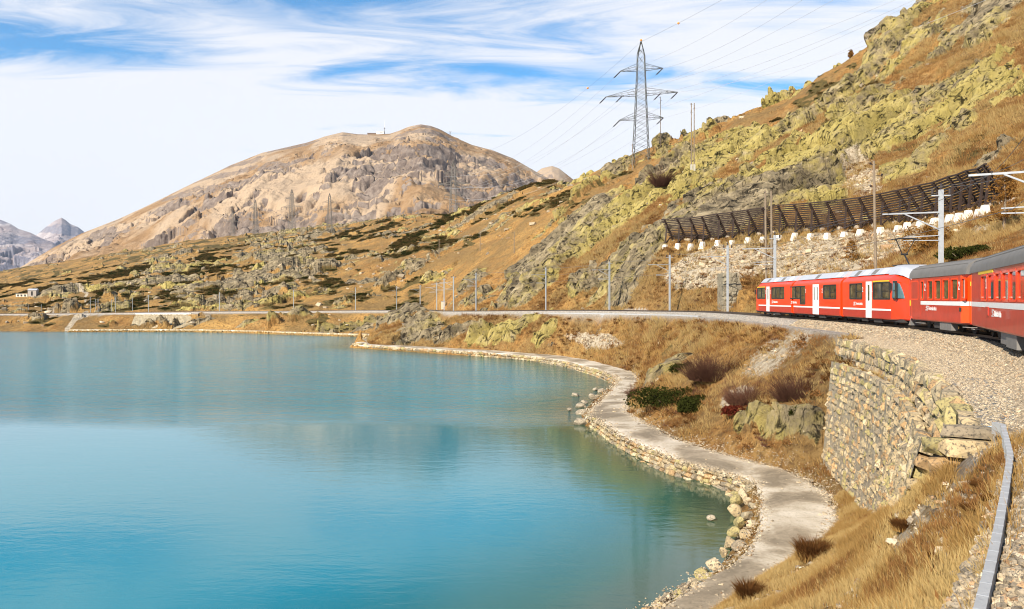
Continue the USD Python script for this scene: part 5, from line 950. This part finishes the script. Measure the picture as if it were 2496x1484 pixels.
for px, py, h, lab in [(803, 562, 92, 'far lattice pylon right of the dark gully, on the brow of the heath'), (711, 558, 98, 'far lattice pylon, the middle one of the row on the brow'), (622, 558, 84, 'far lattice pylon, fourth from the left on the brow'), (567, 553, 64, 'far lattice pylon darkest of the row, on its left end')]:
    b = hit(px, py); dup(pf_, b - [0, 0, .5], math.radians(rng.uniform(-20, 5)), lab, scale=h / F * b[1] / 40)
# ---------------------------------------------------------------- power lines
ca, sa = math.cos(math.radians(-16)), math.sin(math.radians(-16))
ends_r = [(1846, -10, 190), (1931, -10, 180), (2001, -10, 175), (2138, -10, 165), (2188, -10, 165), (2208, -10, 170), (2198, 55, 190), (2138, 60, 200)]
fa = np.array([math.cos(math.radians(-12)), math.sin(math.radians(-12))])
for k, (x, z) in enumerate(tips):
    a = pb_ + np.array([x * ca, x * sa, z - .5]); al = a + [-1.9, -.6, -2.0]; fb = far_base + np.array([x / psc * fs * fa[0], x / psc * fs * fa[1], (z / psc - 2.6) * fs]); nm = ['lower left', 'lower right', 'outer left of the middle', 'inner left of the middle', 'outer right of the middle', 'inner right of the middle', 'upper left', 'upper right'][k] if k < 8 else str(k)
    tag(obj('power_line', tube(span(al, fb, 9, 24), .035, 4), M['wire_pale']), f'power line, {nm} arm of big pylon to far pylon', 'wire', 'power lines')
    order_ = [3, 5, 2, 2, 4, 3, 0, 1]; e = ends_r[[5, 7, 3, 2, 6, 4, 0, 1][k]]; en = at(*e) ; en = a + (en - a) * 1.35
    tag(obj('power_line', tube(span(a, en, 3, 24), .035, 4), M['wire_pale']), f'power line, {nm} arm of big pylon rising right', 'wire', 'power lines')
apex = pb_ + [0, 0, 39.4 * psc]; e2 = at(1751, 0, 230); ew = span(apex, apex + (e2 - apex) * 1.6, .5, 20); tag(obj('earth_wire', tube(ew, .03, 4), M['wire']), 'earth wire from the pylon tip up to the right, carrying an orange ball', 'wire', 'power lines')
fap = far_base + [0, 0, 40 * fs]; e3 = span(apex, fap, 8, 30); tag(obj('earth_wire', tube(e3, .03, 4), M['wire']), 'earth wire from the pylon tip down to the far pylon, carrying an orange ball', 'wire', 'power lines')
def ball(p, lab):
    b = thing('marker_ball', lab, 'marker ball', p, 0, 'orange warning balls'); obj('shell', trimesh.creation.icosphere(3, .36), M['orange'], b, smooth=True); obj('clamp', trimesh.creation.cylinder(.1, .9, sections=8).apply_transform(trimesh.transformations.rotation_matrix(math.pi / 2, [.4, 1, 0])), M['steel'], b)
q = proj(ew)[0]; ball(ew[np.argmin(np.abs(q - 1655))], 'orange warning ball on the earth wire right of the pylon'); q = proj(e3)[0]; ball(e3[np.argmin(np.abs(q - 1441))], 'orange warning ball on the earth wire left of the pylon'); ball(apex + [0, 0, .5], 'pale orange warning ball on the very tip of the pylon')
# ---------------------------------------------------------------- small buildings
def hut(px, py, w, dep, h, label, cat, roof=True, rot=.2, wall='hut_wall', col=(.55, .50, .44)):
    b = hit(px, py); t = thing(cat.replace(' ', '_'), label, cat, b, rot); obj('wall', box((-w / 2, -dep / 2, -1.), (w / 2, dep / 2, h)), plain(numbered_look(wall), col, .9, .15, 1.5), t)
    if roof: obj('roof', hull([(sx * (w / 2 + .2), sy * (dep / 2 + .2), h) for sx in (-1, 1) for sy in (-1, 1)] + [(sx * (w / 2 + .2), 0, h + h * .3) for sx in (-1, 1)]), plain(numbered_look('hut_roof'), (.42, .43, .46), .6, .08), t)
    else: obj('roof', box((-w / 2 - .1, -dep / 2 - .1, h), (w / 2 + .1, dep / 2 + .1, h + .15)), plain(numbered_look('flat_roof'), (.5, .48, .44), .8, .1), t)
    obj('door', box((-.35, -dep / 2 - .03, 0), (.35, -dep / 2 - .004, h * .8)), M['under'], t); return t
_lk = [0]
def numbered_look(n): _lk[0] += 1; return f'{n}_{_lk[0]}'
hut(81, 720.5, 3.2, 3.0, 2.3, 'small grey stone hut with a pale gable roof on the yellow slope', 'hut', col=(.36, .32, .28))
for k, px in enumerate((46, 54.5, 63)): hut(px, 722.5, 1.75, 2., 1.05, ['low white box shed farthest from the stone hut', 'low white box shed in the middle of three', 'low white box shed next to the stone hut'][k], 'shed', roof=False, col=(.75, .70, .58))
cb = hit(1080, 751); t = thing('trackside_cabinet', 'beige equipment cabinet beside the track at the small bay', 'cabinet', cb, .2); obj('housing', box((-.5, -.4, -.3), (.5, .4, 1.75)), plain('cabinet_beige', (.62, .52, .38), .7, .06), t); obj('door', box((-.42, -.43, .1), (.42, -.403, 1.6)), plain('cabinet_door', (.58, .48, .35), .7, .06), t); obj('lid', box((-.58, -.48, 1.75), (.58, .48, 1.87)), M['steel'], t)
pk = peak_at(925); sc_ = pk[1] / F
sb = thing('summit_station', 'white building with a low brown annexe on the mountain saddle', 'building', pk + [0, 0, -1.0], 0.05)
obj('wall', box((-10, -6, -8), (14, 8, 8.5)), M['white'], sb); obj('annexe', box((-38, -5, -8), (-10, 6, 2.6)), plain('annexe_wood', (.20, .14, .10), .8, .1), sb); obj('roof', box((-39.5, -6.5, 2.6), (-9.9, 7.5, 3.6)), plain('annexe_roof', (.30, .24, .2), .8, .1), sb); obj('roof', box((-10.6, -6.6, 8.5), (14.6, 8.6, 9.4)), M['steel'], sb)
for k in range(3): obj('window', box((2 + k * 3.6, -6.15, 3), (4.2 + k * 3.6, -6.02, 6)), M['under_grey'], sb)
pa_ = peak_at(937); an = thing('antenna_mast', 'thin antenna mast beside the summit building', 'antenna', pa_ - [0, 0, 3]); obj('lower_mast', tube([(0, 0, 0), (0, 0, 24)], 1.0, 6, .8), M['under_grey'], an); obj('upper_mast', tube([(0, 0, 24), (0, 0, 46)], .55, 6, .3), M['white'], an); obj('platform', box((-2.2, -2.2, 20), (2.2, 2.2, 21)), M['under_grey'], an)
pc_ = peak_at(1097); cl = thing('cable_tower', 'tiny cableway tower on the right shoulder of the summit', 'tower', pc_ - [0, 0, 2]); obj('leg', tube([(-2, 0, 0), (-.5, 0, 13)], .6, 5), M['under_grey'], cl); obj('leg', tube([(2, 0, 0), (.5, 0, 13)], .6, 5), M['under_grey'], cl); obj('cross_arm', box((-4, -.5, 12), (4, .5, 13)), M['under_grey'], cl)
# ---------------------------------------------------------------- shrubs
def leafmat(name, c, tr_=.25, var=.3):
    c = np.array(c); n = {'oi': node('geometry'), 'r': node('rgb_ramp', ramp=[(0., tuple(c * (1 - var))), (.5, tuple(c)), (1., tuple(np.minimum(c * (1 + var), .9)))]), 'd': node('diffuse_bsdf'), 't': node('translucent_bsdf'), 'm': node('mix_closure', fac=tr_)}
    return usdkit.material(stage, '/World/Looks/' + name, n, [('oi.random_per_island', 'r.fac'), ('r.color', 'd.color'), ('r.color', 't.color'), ('d.BSDF', 'm.closure1'), ('t.BSDF', 'm.closure2')], surface='m.closure')
M['twig'] = leafmat('bare_twigs', (.15, .075, .05), .05, .45); M['twig_red'] = leafmat('reddish_twigs', (.20, .095, .060), .05, .4); M['juniper'] = leafmat('juniper_needles', (.055, .062, .014), .15, .5); M['dry'] = leafmat('dry_stalks', (.17, .075, .025), .2, .4); M['larch'] = leafmat('larch_needles', (.38, .19, .05), .3, .35); M['berry'] = leafmat('red_leaves', (.17, .035, .02), .2, .4)
M['g1'] = leafmat('golden_grass', (.68, .48, .20), .3, .35); M['g2'] = leafmat('tawny_grass', (.56, .345, .12), .3, .35); M['g3'] = leafmat('russet_grass', (.36, .18, .065), .25, .4); M['heathleaf'] = leafmat('heath_leaves', (.17, .115, .038), .1, .5)
def twigs(w, d, h, n, r, thick=.012, droop=.25, kinks=4):
    """bare branches fanning up from a few stools"""
    V, Fc, k = [], [], 0
    for _ in range(n):
        a = r.uniform(0, 2 * math.pi); q = math.sqrt(r.uniform(0, 1)); bx, by = math.cos(a) * q * w / 2 * .55, math.sin(a) * q * d / 2 * .55; lean = np.array([bx / w * 2.4 + r.normal(0, .25), by / d * 2.4 + r.normal(0, .25), 0]); L_ = h * r.uniform(.30, 1.15) ** .8 * (1 - .55 * q * q) * (.8 + .4 * math.sin(a * 3 + n))
        p = np.array([bx, by, -.05]); pts = [p]
        for s in range(kinks): p = p + (np.array([0, 0, 1.]) + lean * (1 + s * droop) + r.normal(0, .22, 3)) * L_ / kinks / 1.25; pts.append(p)
        m = tube(pts, thick, 3, thick * .35, caps=False); V.append(m.vertices); Fc.append(m.faces + k); k += len(m.vertices)
        for _ in range(3):
            i = r.integers(1, kinks); q0 = pts[i]; q1 = q0 + (pts[i + 1] - pts[i]) * .8 + r.normal(0, .22, 3) * L_ * .35; m = tube([q0, (q0 + q1) / 2 + r.normal(0, .03, 3), q1], thick * .6, 3, thick * .25, caps=False); V.append(m.vertices); Fc.append(m.faces + k); k += len(m.vertices)
    return trimesh.Trimesh(np.vstack(V), np.vstack(Fc), process=False)
def leaves(pts, size, r, up=.4):
    n = len(pts); a = r.normal(size=(n, 3)); a /= np.linalg.norm(a, axis=1, keepdims=True); b = np.cross(a, r.normal(size=(n, 3))); b /= np.linalg.norm(b, axis=1, keepdims=True); s = size * r.uniform(.6, 1.4, (n, 1))
    V = np.stack([pts - b * s * .35, pts + b * s * .35, pts + a * s], 1).reshape(-1, 3); return trimesh.Trimesh(V, np.arange(3 * n).reshape(-1, 3), process=False)
def mound(w, d, h, n, r, bumps=7):
    c = np.column_stack([r.uniform(-.38, .38, bumps) * w, r.uniform(-.38, .38, bumps) * d, r.uniform(.0, .35, bumps) * h]); rad = r.uniform(.22, .36, bumps); i = r.integers(bumps, size=n); u = r.normal(size=(n, 3)); u /= np.linalg.norm(u, axis=1, keepdims=True); u *= r.uniform(.75, 1.03, (n, 1))
    p = c[i] + u * rad[i][:, None] * [w, d, h * 1.5]; return p[p[:, 2] > -.05]
def blades(n, h, w, r, spread, lean=.5, two=True):
    V, Fc = [], []
    for k in range(n):
        a = r.uniform(0, 6.283); q = spread * math.sqrt(r.uniform()); b = np.array([math.cos(a) * q, math.sin(a) * q, -.02]); d = r.uniform(0, 6.283); t = np.array([math.cos(d), math.sin(d), 0]); hh = h * r.uniform(.5, 1.15); ld = np.array([math.cos(a), math.sin(a), 0]) * lean * hh * r.uniform(.2, 1.2) + r.normal(0, .12 * hh, 3) * [1, 1, 0]; i = len(V)
        if two: V += [b - t * w / 2, b + t * w / 2, b + ld * .35 + [0, 0, hh * .6] + t * w * .35, b + ld * .35 + [0, 0, hh * .6] - t * w * .35, b + ld + [0, 0, hh * .92]]; Fc += [[i, i + 1, i + 2], [i, i + 2, i + 3], [i + 3, i + 2, i + 4]]
        else: V += [b - t * w / 2, b + t * w / 2, b + ld + [0, 0, hh]]; Fc += [[i, i + 1, i + 2]]
    return trimesh.Trimesh(np.array(V), np.array(Fc), process=False)
def shrub(name, label, cat, px, py, wpx, hpx, kind, seed, group='bushes on the bank'):
    b = hit(px, py); s = b[1] / F; w, h = wpx * s * (.8 if kind == 'dry' else 1.2), hpx * s * (.7 if kind == 'dry' else 1.3); r = np.random.default_rng(seed); t = thing(name, label, cat, b, 0, group)
    if kind == 'dry': obj('blades', blades(1500, h * 1.1, .006 + .0007 * b[1], r, w * .42, .55), M[kind], t); obj('dead_blades', blades(500, h * .7, .006 + .0007 * b[1], r, w * .5, .9), M['g2'], t)
    elif kind in ('twig', 'twig_red'): obj('twigs', twigs(w, w * .8, h, int(700 + 110 * min(w, 7)), r, .007 + .0004 * b[1] / 4), M[kind], t)
    else:
        obj('foliage', leaves(mound(w, w * .8, h, int(2600 + 500 * w), r), .10 + .0012 * b[1], r), M[kind], t); obj('stem', [tube([(0, 0, -.3), (dx * w * .2, 0, h * .4)], .04, 5, .02) for dx in (-1, .2, 1)], M['wood'], t)
shrub('bare_bush', 'large dark bare-twigged bush in the middle of the bank', 'bush', 1735, 925, 165, 66, 'twig', 1)
shrub('bare_bush', 'low reddish bare bush left of the dark one beside the wall', 'bush', 1815, 985, 120, 52, 'twig_red', 2)
shrub('bare_bush', 'dark bare bush close to the end of the retaining wall', 'bush', 1937, 975, 128, 62, 'twig', 3)
shrub('bare_bush', 'small twiggy bush at the edge of the path bend', 'bush', 1552, 968, 44, 26, 'twig_red', 4)
shrub('juniper', 'long dark green juniper spreading down to the path', 'shrub', 1622, 985, 125, 44, 'juniper', 5)
shrub('juniper', 'dark green juniper patch right of the longer one', 'shrub', 1682, 1000, 72, 36, 'juniper', 6)
shrub('juniper', 'small juniper tuft high on the bank beside the big bare bush', 'shrub', 1665, 905, 40, 22, 'juniper', 7)
shrub('juniper', 'little juniper on top of the dark rocks', 'shrub', 1936, 1008, 26, 14, 'juniper', 8)
shrub('berry_shrub', 'low patch of dark red leaves under the reddish bush', 'shrub', 1790, 1004, 62, 16, 'berry', 9)
shrub('grass_tussock', 'big brown tussock on the near bank right of the path', 'tussock', 1985, 1362, 110, 66, 'dry', 10, 'tussocks')
shrub('grass_tussock', 'brown tussock beside the path at the lower edge', 'tussock', 1826, 1462, 72, 60, 'dry', 11, 'tussocks')
shrub('bare_bush', 'brown bush on the orange ledge left of the barrier', 'bush', 1612, 455, 46, 42, 'twig', 12)
shrub('bare_bush', 'orange twiggy bush behind the coach roofs', 'bush', 2262, 612, 70, 60, 'larch', 13)
shrub('juniper', 'dark green creeping shrub on the slope right behind the coaches', 'shrub', 2345, 628, 130, 32, 'juniper', 14)
for k, (px, py) in enumerate([(2395, 1195), (2370, 1250), (2290, 1370), (2200, 1290), (2420, 1230)]): shrub('grass_tussock', ['russet tuft beside the top of the cable trough', 'russet tuft a little below the trough bend', 'rust-brown tuft among the loose stones', 'pale brown tuft in the middle of the near bank', 'small russet tuft touching the trough'][k], 'tussock', px, py, 60, 34, 'dry', 30 + k, 'tussocks')
def larch(px, py, top, label, seed, n=1500, wk=.42):
    b = hit(px, py); h = (py - top) / F * b[1]; r = np.random.default_rng(seed); t = thing('larch_tree', label, 'tree', b, 0, 'larches'); obj('trunk', tube([(0, 0, -.4), (.02 * h, 0, h * .5), (0, 0, h)], .03 * h ** .8 + .03, 7, .02), M['wood'], t); br, tipp = [], []
    for k in range(46):
        z = h * r.uniform(.12, .97); a = r.uniform(0, 6.283); l = h * wk * (1 - z / h) ** .8 * r.uniform(.6, 1.1) + .1; e = np.array([math.cos(a) * l, math.sin(a) * l, z + l * r.uniform(-.05, .25)]); m_p = (np.array([0, 0, z]) + e) / 2 - [0, 0, .06 * l]; br.append(tube([(0, 0, z), m_p, e], .018, 4, .006)); u = r.uniform(.2, 1, n // 46)[:, None]; tipp.append(np.array([0, 0, z]) * (1 - u) + e * u + r.normal(0, .05 * h ** .5, (len(u), 3)))
    tag(obj('branches', br, M['twig'], t), kind='stuff'); obj('crown', leaves(np.vstack(tipp), .05 + .0016 * b[1], r), M['larch'], t)
larch(2446, 560, 392, 'golden larch beside the right end of the barrier', 1, 2600, .36)
larch(2262, 610, 545, 'small orange larch sapling behind the coach roof', 2, 1200, .5)
larch(2073, 132, 112, 'tiny reddish larch alone on the ridge skyline', 3, 700, .4)
larch(2075, 640, 585, 'thin bare larch sapling below the barrier', 4, 500, .5)
# ---------------------------------------------------------------- turf, stones, heath: nobody could count them
r = np.random.default_rng(77)
def sample(n, xr, dr_, ok):
    """points spread evenly over the ground where ok(...) allows"""
    d = np.sqrt(r.uniform(dr_[0] ** 2, dr_[1] ** 2, n)); px = r.uniform(*xr, n); x = (px - CX) / F * d; z = ground_z(x, d); k = ok(x, d, z); return x[k], d[k], z[k]
RK, SC, BD, HT = rock, scree, bed, heath
def turf_ok(x, y, z):
    return (z > .55) & (field(RK, x, y) < r.uniform(.1, .75, len(x))) & (field(SC, x, y) < r.uniform(.3, 1.25, len(x))) & (field(BD, x, y) < .3) & (field(inpath * 1., x, y) < .05) & (field(dP, x, y) > .03 + r.exponential(.10, len(x))) & (field(trail, x, y) < .3) & (field(dS, x, y) > .9) & (fnoise(np.column_stack([x, y, z]) * .9, 9) > r.uniform(.1, .85, len(x)))
GP = [blades(22, .17, .010, r, .12), blades(16, .26, .009, r, .09, .9), blades(20, .11, .012, r, .15)]
x, y, z = sample(150000, (1500, 2560), (5.2, 40), turf_ok); x, y, z = x[:52000], y[:52000], z[:52000]; tone = ffbm(np.column_stack([x, y, z]) * .35, 3, 5); i = np.where(tone > .46, 0, np.where(tone > .36, 1, 2)); i = np.where(r.uniform(size=len(x)) < .2, r.integers(0, 3, len(x)), i)
instancer('dry_grass', GP, [M['g1'], M['g2'], M['g3']], np.column_stack([x, y, z]), i, r.uniform(.55, 1.25, len(x)), r.uniform(0, 6.28, len(x)), 'dry golden grass covering the near bank below the track', 'grass', np.column_stack([np.abs(r.normal(0, .2, len(x))), r.uniform(0, 6.28, len(x))]))
GM = [blades(12, .42, .035, r, .3, .7, False), blades(12, .34, .035, r, .34, .9, False), blades(11, .30, .04, r, .3, .6, False)]
x, y, z = sample(260000, (850, 2540), (38, 190), turf_ok); w = (r.uniform(size=len(x)) < np.clip(70 / y, 0, 1)); x, y, z = x[w][:60000], y[w][:60000], z[w][:60000]; tone = ffbm(np.column_stack([x, y, z]) * .2, 3, 6); i = np.where(tone > .55, 0, np.where(tone > .46, 1, 2)); i = np.where(r.uniform(size=len(x)) < .2, r.integers(0, 3, len(x)), i)
instancer('dry_grass', GM, [M['g1'], M['g2'], M['g3']], np.column_stack([x, y, z]), i, r.uniform(.6, 1.5, len(x)) * np.clip(y / 70, .8, 1.6), r.uniform(0, 6.28, len(x)), 'tawny grass on the banks above the path and around the railway', 'grass')
SB = [twigs(1.1, 1.0, .42, 70, r, .012), twigs(.9, 1.1, .34, 60, r, .012), leaves(mound(.9, .9, .3, 160, r, 5), .10, r)]
sok = lambda x, y, z: turf_ok(x, y, z) & (fnoise(np.column_stack([x, y, z]) * .22, 12) > r.uniform(.35, .8, len(x)))
x, y, z = sample(60000, (1150, 2120), (40, 170), sok); x, y, z = x[:2600], y[:2600], z[:2600]
instancer('low_scrub', SB, [M['dry'], M['twig_red'], M['g3']], np.column_stack([x, y, z]), r.integers(0, 3, len(x)), r.uniform(.6, 1.5, len(x)), r.uniform(0, 6.28, len(x)), 'rusty low scrub dotted over the bank between the path and the railway', 'scrub')
HP = [leaves(mound(1.6, 1.4, .55, 420, r, 6), .17, r), leaves(mound(1.4, 1.6, .42, 360, r, 5), .17, r)]
hok = lambda x, y, z: (field(HT, x, y) > r.uniform(.55, 1., len(x))) & (z > 1)
x, y, z = sample(160000, (-200, 2560), (60, 640), hok); x, y, z = x[:9000], y[:9000], z[:9000]
instancer('dwarf_heath', HP, [M['heathleaf'], M['juniper']], np.column_stack([x, y, z]), (r.uniform(size=len(x)) < .35).astype(int), r.uniform(.5, 1.3, len(x)) * np.clip(y / 200, .6, 2.0), r.uniform(0, 6.28, len(x)), 'dark patches of dwarf heath scattered over the hillside', 'heath')
SP = [stone(1, .75, .5, r, .2), stone(1, .6, .62, r, .25), stone(1, .9, .35, r, .18), stone(1, .5, .5, r, .28)]
TON = [(.40, .315, .205), (.29, .235, .165), (.48, .395, .275), (.38, .24, .13)]
M['chip'] = [rocky(f'loose_stone_{k + 1}', [tuple(np.array(c) * .75), c, tuple(np.array(c) * 1.15)], 6., .008, 40., rand=.35) for k, c in enumerate(TON)]
def stones_at(name, x, y, z, size, label, cat='stones', w=None):
    n = len(x)
    if n == 0: return
    n = len(x); instancer(name, SP, M['chip'], np.column_stack([x, y, z + size * .05]), r.choice(4, n, p=w or [.34, .3, .22, .14]), size, r.uniform(0, 6.28, n), label, cat, np.column_stack([np.abs(r.normal(0, .45, n)), r.uniform(0, 6.28, n)]))
# ballast stones near the camera, on the lake-side shoulder
s_ = r.uniform(S[np.argmin(np.abs(TR[:, 1] + 3))], s_near(24.6, 66), 90000); o_ = r.uniform(-1.0, 2.45, 90000); P = np.stack([np.interp(s_, S, TR[:, k]) for k in range(3)], 1); nn = np.stack([np.interp(s_, S, TN[:, k]) for k in range(2)], 1)
kk = (r.uniform(size=len(s_)) < np.clip(30 / np.maximum(P[:, 1], 3), .35, 1)); zz = P[:, 2] + np.interp(o_, [p[0] for p in prof][::-1], [p[1] for p in prof][::-1]); x, y, z = (P[:, 0] + nn[:, 0] * o_)[kk], (P[:, 1] + nn[:, 1] * o_)[kk], zz[kk]; q = np.abs(np.abs(o_[kk]) - .53) > .09; x, y, z = x[q], y[q], z[q]
stones_at('ballast_stones', x, y, z, r.uniform(.05, .105, len(x)) * np.clip(y / 30, 1, 1.6), 'loose broken ballast stones beside the rails', 'ballast', [.26, .46, .14, .14])
k_ = r.integers(0, len(outer_d) - 1, 26000); e_ = np.where(r.uniform(size=26000) < .6, r.uniform(.85, 1.12, 26000), r.uniform(-.03, .12, 26000)); e_ = np.where(r.uniform(size=26000) < .12, r.uniform(0, 1, 26000), e_); pq = outer_d[k_] * (1 - e_)[:, None] + inner_d[k_] * e_[:, None] + np.column_stack([r.normal(0, .3, (26000, 2)), np.zeros(26000)]); w_ = (pq[:, 1] < 110) & (pq[:, 1] > 18) & (pq[:, 0] > 0)
pq = pq[w_]; stones_at('path_gravel', pq[:, 0], pq[:, 1], np.maximum(ZP + .01, ground_z(pq[:, 0], pq[:, 1])), r.lognormal(-3.1, .5, len(pq)) * np.clip(pq[:, 1] / 45, 1, 2), 'loose gravel scattered along the edges of the lakeside path', 'gravel', [.4, .12, .42, .06])
okb = lambda x, y, z: (field(SC, x, y) > r.uniform(.2, .9, len(x))) & (z > .8) & (field(BD, x, y) < .3)
x, y, z = sample(60000, (1750, 2560), (5.2, 40), okb); x, y, z = x[:16000], y[:16000], z[:16000]; x2, y2, z2 = sample(9000, (1600, 2560), (5.2, 40), lambda x, y, z: (z > .9) & (field(BD, x, y) < .3) & (field(inpath * 1., x, y) < .05)); x, y, z = np.r_[x, x2], np.r_[y, y2], np.r_[z, z2]; stones_at('loose_stones', x, y, z, r.lognormal(-2.9, .5, len(x)), 'loose stones lying in the grass of the near bank')
x, y, z = sample(90000, (1300, 2540), (40, 190), okb); x, y, z = x[:19000], y[:19000], z[:19000]; stones_at('scree_stones', x, y, z, r.lognormal(-1.45, .5, len(x)) * np.clip(y / 90, .55, 1.3), 'pale rubble covering the slope under the avalanche barrier and the bank', w=[.38, .28, .20, .14])
ok2 = lambda x, y, z: (z > .9) & (field(BD, x, y) < .1) & (field(inpath * 1., x, y) < .05) & (field(dP, x, y) > .5) & (r.uniform(size=len(x)) < .25 + .75 * (field(RK, x, y) > .1))
x, y, z = sample(6000, (-100, 2540), (42, 420), ok2); x, y, z = x[:1300], y[:1300], z[:1300]; stones_at('boulders', x, y, z, np.minimum(r.lognormal(-.7, .5, len(x)), 1.3) * np.clip(y / 150, .5, 1.8), 'pale boulders strewn over the hillside and the banks', 'boulders', [.5, .25, .15, .1])
# ---------------------------------------------------------------- the air
hz = usdkit.material(stage, '/World/Looks/thin_haze', {'v': node('principled_volume', color=(.72, .84, 1.0), density=HAZE, anisotropy=.2)}, [], volume='v.volume')
if HAZE: tag(usdkit.mesh(stage, '/World/haze', box((-9000, -300, -6), (9000, 12500, 2600)), hz), 'thin blue haze of the mountain air', kind='stuff')
# the gravel walk between parapet and ballast, and the path's loose edges
s_ = r.uniform(s_near(8, 9), s_near(24, 50), 36000); o_ = r.uniform(2.3, 5.2, 36000); P = np.stack([np.interp(s_, S, TR[:, k]) for k in range(3)], 1); nn = np.stack([np.interp(s_, S, TN[:, k]) for k in range(2)], 1); x, y = P[:, 0] + nn[:, 0] * o_, P[:, 1] + nn[:, 1] * o_; z = ground_z(x, y); k = (z > 7.8) & (z < 8.6) & (field(BD, x, y) > .5)
stones_at('gravel', x[k], y[k], z[k], r.uniform(.025, .06, k.sum()), 'pale gravel of the walkway between the parapet and the ballast', 'gravel', [.4, .15, .4, .05])
for k, (px, py, w, lab) in enumerate([(2345, 1402, 66, 'flat greenish slab lying in the grass at the lower right'), (2322, 1195, 24, 'white stone in the grass below the end of the parapet'), (2352, 1285, 40, 'pale flat stone beside the cable trough'), (2085, 1438, 40, 'pale stone showing in the grass of the near bank')]):
    b = hit(px, py); s = b[1] / F; tag(obj('bank_stone', mesh_at(boulder(w * s, w * s * .7, w * s * .35, 300 + k, 2), frame(b, [1., 0, 0], [0, 1., 0], [0, 0, 1.])), M['chip'][2 if k else 1]), lab, 'stone', 'single stones on the bank')
